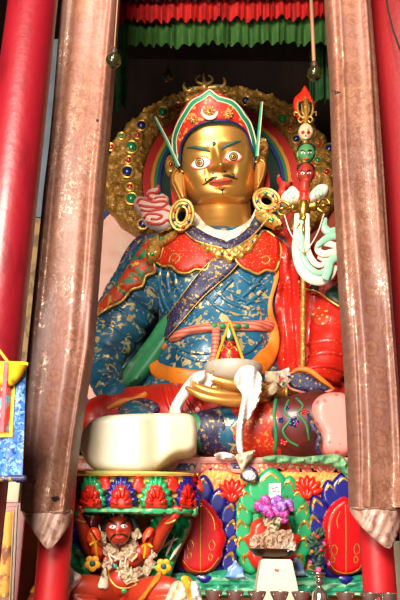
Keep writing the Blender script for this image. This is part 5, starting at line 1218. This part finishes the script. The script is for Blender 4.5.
for i, (x, y, w, h, m, lab, Yq) in enumerate([(272, 377, 14, 11, m_note, 'cream crumpled cloth tucked at the golden wrist, nearest the white scarf', 4.6), (284, 373, 11, 7, m_white, 'white scrap of cloth above the golden wrist, beside the navy cuff', 4.62), (272, 389, 13, 9, m_note, 'cream crumpled cloth hanging under the golden wrist', 4.58), (285, 382, 10, 6, m_note2, 'pinkish folded note in front of the golden bracelet', 4.56), (284, 384, 4, 3, m_gp, 'tiny green paper on the folded note at the golden wrist', 4.53)]):
    build('cloth_scrap', crumple(P(x, y, Yq), w * .0072, h * .0072, i + 40, .3 * i), m, label=lab, cat='cloth scrap')

# offering stand, dish, notes
osd = P(276, 600, 4.14); YO = 4.14
zt = P(276, 559, YO).z
m_tab = mat('cream_cloth_stand', 'd8ccb0', .6, layers=[dict(scale=5, lo=.45, hi=.7, col='ccbd9e')])
so = empty('offering_stand', (osd.x, YO, ALZ + .003), 'cream cloth-covered offering stand with a small red stamp, in front of the green petal', 'stand')
bm = bmesh.new(); V = []
for z, hw, hd in ((ALZ + .003, .125, .1), (P(276, 585, YO).z, .108, .09), (zt, .082, .075)):
    V.append([bm.verts.new(Vector((osd.x + sx_ * hw, YO + sy_ * hd, z))) for sx_, sy_ in ((-1, -1), (1, -1), (1, 1), (-1, 1))])
for A, B in zip(V, V[1:]):
    for k in range(4): bm.faces.new((A[k], A[(k + 1) % 4], B[(k + 1) % 4], B[k]))
bm.faces.new(V[0]); bm.faces.new(V[-1]); bmesh.ops.recalc_face_normals(bm, faces=bm.faces); bmesh.ops.bevel(bm, geom=bm.edges, offset=.006, segments=2, affect='EDGES')
sb = build('stand_body', bm, m_tab, so, smooth=40)
build('red_stamp', panel([(274.5, 568.6), (279, 569.6), (278.6, 572), (276, 571.4), (274.8, 571.6)], 4.0, .003, 0, 1, 1, 0, on=treeo(sb), off=.002), m_flame, so)
s_ = mpp(273, 553, YO)
dc = Vector((P(273, 553, YO).x, YO, zt + .002))
dish = build('offering_dish', lathe(dc, [(.06, 0), (.065, .008), (.1, .014), (s_ * 22, .035), (s_ * 24.5, s_ * 9), (s_ * 23.5, s_ * 9.4), (s_ * 21, .04), (.08, .028)], 48), mat('dark_bronze', '4a3424', .35, .8), label='shallow dark bronze dish on the cream stand, heaped with folded notes', cat='dish')
zr = dc.z + s_ * 9
spots = [(257, 545, 13, 11), (266, 543, 12, 13), (275, 544, 13, 12), (284, 542, 13, 14), (290, 541, 9, 13), (262, 538, 12, 9), (270, 536, 11, 10), (280, 536, 10, 11), (288, 534, 9, 9), (254, 541, 7, 7)]
lbs = ['leftmost in front', 'second from left in front', 'in the middle in front', 'second from right in front', 'at the right in front', 'at the left behind', 'left of the middle behind', 'right of the middle behind', 'at the right behind', 'smallest, at the left rim']
for i, (x, y, w, h) in enumerate(spots):
    build('folded_note', crumple(P(x, y, YO - .04 + .03 * (i > 4)), w * s_, h * s_, 60 + i, random.uniform(-.4, .4)), (m_note2, mat('tan_paper', 'e0bc9a', .8, layers=[dict(scale=20, lo=.5, hi=.6, col='b08468')]))[i % 2] if i < 2 or i % 2 == 0 else m_note2, smooth=False, label='brown folded banknote heaped in the dark dish, ' + lbs[i], cat='banknote', group='folded banknotes in the offering dish')
for i, (x, y, w, h, lab) in enumerate([(268, 521, 9, 8, 'pale folded banknote just under the purple flowers, on the left'), (276, 520, 10, 8, 'pale folded banknote just under the purple flowers, on the right'), (272, 529, 10, 9, 'pale folded banknote standing upright in the middle of the heap')]):
    build('folded_note', crumple(P(x, y, YO + .03), w * s_, h * s_, 80 + i, random.uniform(-.4, .4)), m_note, smooth=False, label=lab, cat='banknote', group='folded banknotes in the offering dish')
build('white_note', crumple(P(291.5, 546.5, YO - .12), 9 * s_, 8 * s_, 95, .15), m_white, smooth=False, label='white folded note at the right rim of the dark dish', cat='note')
# prayer card
pc = empty('picture_card', P(275, 500, YO + .1), 'white card with red brush marks propped above the purple flowers', 'card')
cb = build('card_sheet', panel([(269, 483.5), (280.5, 483), (281, 504), (269, 504)], YO + .1, .006, 0, sm=0, step=3), m_eye, pc, smooth=False)
build('green_print', panel([(270.2, 499), (273, 496.6), (277, 496), (279.6, 498), (279.8, 503), (270.2, 503)], YO + .097, .002, 0, sm=2, step=2), mat('print_green', 'b8c070', .7), cb)
build('red_print', [panel(q, YO + .097, .002, 0, sm=0, step=2) for q in ([(271, 488.4), (274.5, 487.4), (274.3, 488.6), (271.2, 489.4)], [(275, 486.6), (278.6, 487.6), (278.4, 488.6), (275, 487.8)], [(272, 491.6), (276, 490.6), (276.2, 491.6), (272.4, 492.6)], [(276.6, 490.2), (279.4, 491), (279, 492), (276.4, 491.2)])], m_flame, cb)
# flower bunch
bq = empty('flower_bunch', P(274, 530, YO + .06), 'bunch of purple and magenta pompom flowers in front of the green petal', 'flowers')
m_mag = mat('magenta_bloom', 'b02a88', .6, layers=[dict(scale=40, lo=.45, hi=.65, col='e07ac4')]); m_pur = mat('violet_bloom', '8a48a8', .6, layers=[dict(scale=40, lo=.45, hi=.65, col='c29adf')])
for i, (x, y, r, m) in enumerate([(259, 506, 4.6, m_mag), (265.5, 500, 4.6, m_mag), (267, 510, 5, m_mag), (273.5, 503, 4.6, m_pur), (275, 511, 5, m_mag), (281.5, 506, 5, m_pur), (288.5, 504, 4.6, m_pur), (283.5, 513, 4.8, m_mag), (270, 514, 4, m_mag), (284, 519, 4, m_mag), (278, 499.5, 4, m_pur), (263, 508.5, 3.6, m_pur), (291, 508, 3, m_mag)]):
    r *= 1.15
    bm = blob(x, y, YO + .05 - .02 * (i % 3), r, r, r, 26, 18)
    c = P(x, y, YO + .05 - .02 * (i % 3))
    for v in bm.verts:
        d = v.co - c; v.co = c + d * (1 + .16 * NZ.noise(d * 70 + Vector((i, 0, 0))) + .1 * math.sin(14 * math.atan2(d.z, d.x)))
    build('blossom', bm, m, bq)
build('stems', [sweep([P(x, 512, YO + .09), P(273 + (x - 273) * .3, 530, YO + .07), Vector((dc.x + (x - 273) * .001, YO + .06, zr - .02))], [.006, .006, .006], 6) for x in (262, 268, 274, 280, 286)], m_leaf, bq)
build('leaf', [panel(petal(x, y, 6, 11, a), YO + .1, .008, .01, 2, 2, 2) for x, y, a in ((258, 511, -100), (290, 513, 110), (268, 518, 200), (262, 514, -140), (285, 500, 30))], mat('leaf_green', '3c6a34', .6), bq)
# small posy with lamp
by = empty('flower_sprig', P(319, 585, 4.2), 'dark leafy sprig with small pink and red buds beside the right navy petal', 'flowers')
random.seed(3)
m_dleaf = mat('sprig_green', '22402a', .6)
stems = []
for k in range(7):
    a = random.uniform(-.5, .5); x1 = 317 + 13 * math.sin(a * 1.5) + random.uniform(-2, 2); y1 = 536 + 14 * abs(a) + random.uniform(0, 8)
    stems.append(tube([(318.5, 605.5, 4.2), (318.5, 584, 4.2), (318 + (x1 - 318) * .4, 562, 4.18), (x1, y1, 4.16 + random.uniform(-.03, .03))], [.7, .7, .6, .4], 6))
build('stems', stems, m_dleaf, by)
for k in range(34):
    x, y = random.uniform(307, 325), random.uniform(530, 568)
    if abs(x - 317) > 3 + (568 - y) * .25: x = 317 + random.uniform(-5, 5)
    build('leaf', panel(petal(x, y, 4.2, 8.5, random.uniform(0, 360)), 4.15 + random.uniform(-.04, .04), .005, .006, 1.5, 1.7, 2), m_dleaf, by)
for x, y, m in ((318, 537, m_pred), (324, 543, m_mag), (325, 545, m_pred), (312, 551.5, m_oran), (310.5, 562, m_mag), (329, 564, m_mag), (321, 550, m_pred)):
    build('bud', blob(x, y, 4.1, 1.9, 1.8, 1.7, 10, 8), m, by)
# lamp
TBZ = P(280, 606, 3.45).z
lx = P(319.5, 590, 3.9); s_ = mpp(319.5, 590, 3.9)
bl_ = empty('butter_lamp', (lx.x, 3.9, ALZ + .003), 'tall silver butter lamp with a pink knob, standing among the bowls', 'lamp')
H = P(319.5, 569, 3.9).z - (ALZ + .003)
def zz(y): return P(319.5, y, 3.9).z - (ALZ + .003)
build('lamp_stem', lathe((lx.x, 3.9, ALZ + .003), [(s_ * 9, 0), (s_ * 9, .01), (s_ * 8, zz(600)), (s_ * 7.6, zz(593)), (s_ * 5, zz(590)), (s_ * 2.2, zz(587)), (s_ * 2.2, zz(585)), (s_ * 4.4, zz(583)), (s_ * 4.4, zz(581)), (s_ * 2.4, zz(579.5)), (s_ * 4.6, zz(578)), (s_ * 4.8, zz(576.5)), (s_ * 3, zz(575.5)), (s_ * 7, zz(573.4)), (s_ * 7, zz(572.6)), (s_ * 3, zz(572.4))], 32), m_silver, bl_)
build('pink_knob', blob(318.6, 569.6, 3.9, 2.9, 2.8, 2.9, 14, 10), mat('pink_bud', 'e0507c', .5), bl_)
# offering table in front and its row of bowls
xa, xb = P(200, 600, 3.4).x, P(396, 600, 3.4).x
build('offering_table', box(xa, xb, 3.33, 3.55, 0, TBZ, .006), m_altar, label='narrow dark offering table carrying the row of silver bowls', cat='table', smooth=False)
def bowl_bm(c, s):
    return lathe(c, [(s * 4.6, 0), (s * 5, s * 1), (s * 4.2, s * 2), (s * 6.6, s * 6), (s * 8.8, s * 10.5), (s * 9.6, s * 13.2), (s * 9.2, s * 13.4), (s * 8, s * 10.5), (s * 4, s * 5)], 36)
names = ['leftmost of the silver bowls, below the crimson heart', 'silver bowl second from left, below the pale blue leaf crest', 'silver bowl in front of the cream stand, on its left', 'silver bowl in front of the cream stand, on its right', 'silver bowl between the cream stand and the butter lamp', 'silver bowl just left of the right pillar', 'silver bowl before the right pillar, on its left', 'silver bowl before the right pillar, on its right']
pb_ = None
for (px_), lab in zip((213.5, 235, 257, 279.5, 301, 345.5, 370, 388), names):
    c = Vector((P(px_, 600, 3.44).x, 3.44, TBZ + .001)); sz = mpp(px_, 600, 3.44)
    if pb_ is None:
        pb_ = build('offering_bowl', bowl_bm(c, sz), m_silver, origin=c); o = pb_
    else:
        o = pb_.copy(); COL.objects.link(o); o.location = c
    tag(o, lab, 'bowl', 'row of silver water bowls')
# cream board right of the right pillar
bx0, bx1 = P(393, 570, 4.35).x, P(420, 570, 4.35).x
build('cream_board', box(bx0, bx1 + .2, 4.33, 4.37, 0, P(395, 541, 4.35).z), m_tab, label='cream painted board at the right edge, behind the foot of the right pillar', cat='board', smooth=False)

# ================================================================== banner and cabinet at the left edge
TYb = 2.98
tb = empty('hanging_banner', P(2, 479, TYb), 'silk scroll banner with blue brocade border and yellow top, hanging on the left red post', 'banner')
wv = lambda x, y: .01 * math.sin(x * .25 + y * .04)
m_bb = mat('blue_brocade_border', '2f62b8', .5, layers=[dict(kind='noise', scale=45, lo=.5, hi=.58, col='6f9fd8', dist=1), dict(kind='noise', scale=70, lo=.55, hi=.62, col='1a2c70')])
build('brocade_border', panel([(-32, 362), (26, 362), (24.8, 400), (23.6, 440), (22, 478), (-34, 478)], TYb, .012, .004, 3, 4, 0, fold=wv), m_bb, tb)
build('painted_panel', panel([(-30, 372), (15.5, 372), (14, 405), (12.4, 437), (-30, 437)], TYb - .02, .01, .003, 2, 4, 0, fold=wv), mat('banner_yellow', 'e6b62c', .6), tb)
build('red_inset', panel([(-30, 372), (11, 372), (9.6, 405), (8.4, 432), (-30, 432)], TYb - .034, .01, .003, 2, 4, 0, fold=wv), mat('banner_red', 'c03020', .6, layers=[dict(scale=9, lo=.5, hi=.56, col='5a90a8'), dict(scale=12, lo=.58, hi=.63, col='e0c870')]), tb)
build('yellow_cover', panel([(-32, 360), (0, 361), (27.5, 362), (25, 368), (20, 378), (13, 384.5), (5, 386), (-32, 386)], TYb - .045, .012, .02, 5, 3, 2, fold=lambda x, y: .01 * math.sin(x * .5 + y * .2)), mat('banner_gold_silk', 'f0b41c', .5), tb)
build('red_ribbon', panel([(4, 362), (8, 362), (5.5, 400), (3.5, 432), (-.5, 432), (1.5, 400)], TYb - .075, .008, .003, 2, 3, 0), mat('ribbon_crimson', 'b8283c', .5), tb)
build('hanging_cord', sweep([P(8, 362, TYb - .02), P(-4, 346, TYb - .01), P(-18, 330, TYb)], [.007] * 3, 8), m_yel, tb)
build('bottom_rod', sweep([P(-36, 478, TYb), P(24, 478.5, TYb)], [.014] * 2, 12), m_navy, tb)
CY = 3.95
cab = empty('red_cabinet', (P(0, 560, CY).x, CY, ALZ + .002), 'red lacquered cabinet with a gilded panel, at the left behind the slim red pillar', 'cabinet')
cx0, cx1 = P(-26, 560, CY).x, P(21.5, 560, CY).x; ct = P(15, 502, CY).z
m_cab = mat('cabinet_red', 'a41414', .4, coat=.2, layers=[dict(scale=9, lo=.5, hi=.75, col='860e0e')])
build('cabinet_body', box(cx0, cx1, CY, CY + .7, ALZ + .002, ct, .006), m_cab, cab, smooth=False)
build('gilded_panel', panel([(-20, 512), (13.4, 511), (9.6, 598), (-20, 598)], CY - .004, .01, .004, 2, 3, 0), mat('cabinet_gold', 'd0902c', .45, .3, layers=[dict(scale=11, lo=.52, hi=.6, col='7a3a14'), dict(scale=22, lo=.6, hi=.68, col='f0d078')]), cab)
build('cream_moulding', [tube([(-22, 507, CY - .006), (17, 506, CY - .006), (12.5, 603, CY - .006)], .9, 8, 1, 1), tube([(-22, 512, CY - .006), (13.6, 511, CY - .006), (9.6, 603, CY - .006)], .6, 8, 1, 1)], m_cream, cab)
wbx = P(10, 490, 4.3)
build('white_box', box(wbx.x - .18, P(23.5, 490, 4.3).x, 4.2, 4.4, ct + .001, P(15, 480, 4.3).z, .01), m_tab, label='off-white box on top of the red cabinet, below the banner', cat='box', smooth=False)
jx = P(31, 596, 3.86)
jr = empty('offering_jar', (jx.x, 3.92, ALZ + .003), 'small painted jar between the red cabinet and the left slim pillar', 'jar')
build('jar_body', lathe((jx.x, 3.92, ALZ + .003), [(.02, 0), (.03, .03), (.028, .075), (.016, .09), (.02, .1)], 20), m_flor, jr)
build('jar_lid', lathe((jx.x, 3.92, ALZ + .103), [(.02, 0), (.02, .008), (.012, .018), (.006, .03)], 16), m_yel, jr)
# ------------------------------------------------------------------ light
def area(name, loc, target, size, power, col=(1, .93, .84), sy=None):
    l = bpy.data.lights.new(name, 'AREA'); l.energy = power; l.color = col; l.size = size
    if sy: l.shape = 'RECTANGLE'; l.size_y = sy
    o = bpy.data.objects.new(name, l); COL.objects.link(o); o.location = loc
    o.rotation_euler = (Vector(target) - Vector(loc)).to_track_quat('-Z', 'Y').to_euler(); return o
def spot(name, loc, target, ang, power, col=(1, .85, .7), soft=.15, blend=.6):
    l = bpy.data.lights.new(name, 'SPOT'); l.energy = power; l.color = col; l.spot_size = math.radians(ang); l.spot_blend = blend; l.shadow_soft_size = soft
    o = bpy.data.objects.new(name, l); COL.objects.link(o); o.location = loc
    o.rotation_euler = (Vector(target) - Vector(loc)).to_track_quat('-Z', 'Y').to_euler(); return o
area('doorway_daylight', (-1.3, -1.6, 4.5), (0, 5, 3.2), 2.2, 900, (1, .925, .81), 2.0)
area('side_fill', (-2.3, -.9, 1.7), (.1, 5.5, 3.4), 1.5, 240, (1, .91, .8), 1.6)  # added fill light from low on the left, no doorway stands there
for sx_, tx_ in ((-.3, -.62), (.35, .72)):
    spot('pillar_top_spot', (sx_, 1.6, 6.2), (tx_, 3.5, 4.7), 24, 420, (1, .86, .7), .2, .9)  # added narrow spots, one per pillar, to brighten the cloth tops
w = bpy.data.worlds.new('world'); SC.world = w; w.use_nodes = True
w.node_tree.nodes['Background'].inputs[0].default_value = (1, .9, .8, 1); w.node_tree.nodes['Background'].inputs[1].default_value = .12
SC.view_settings.view_transform = 'Standard'; SC.view_settings.look = 'None'; SC.view_settings.exposure = 0.0; SC.view_settings.gamma = 1.0
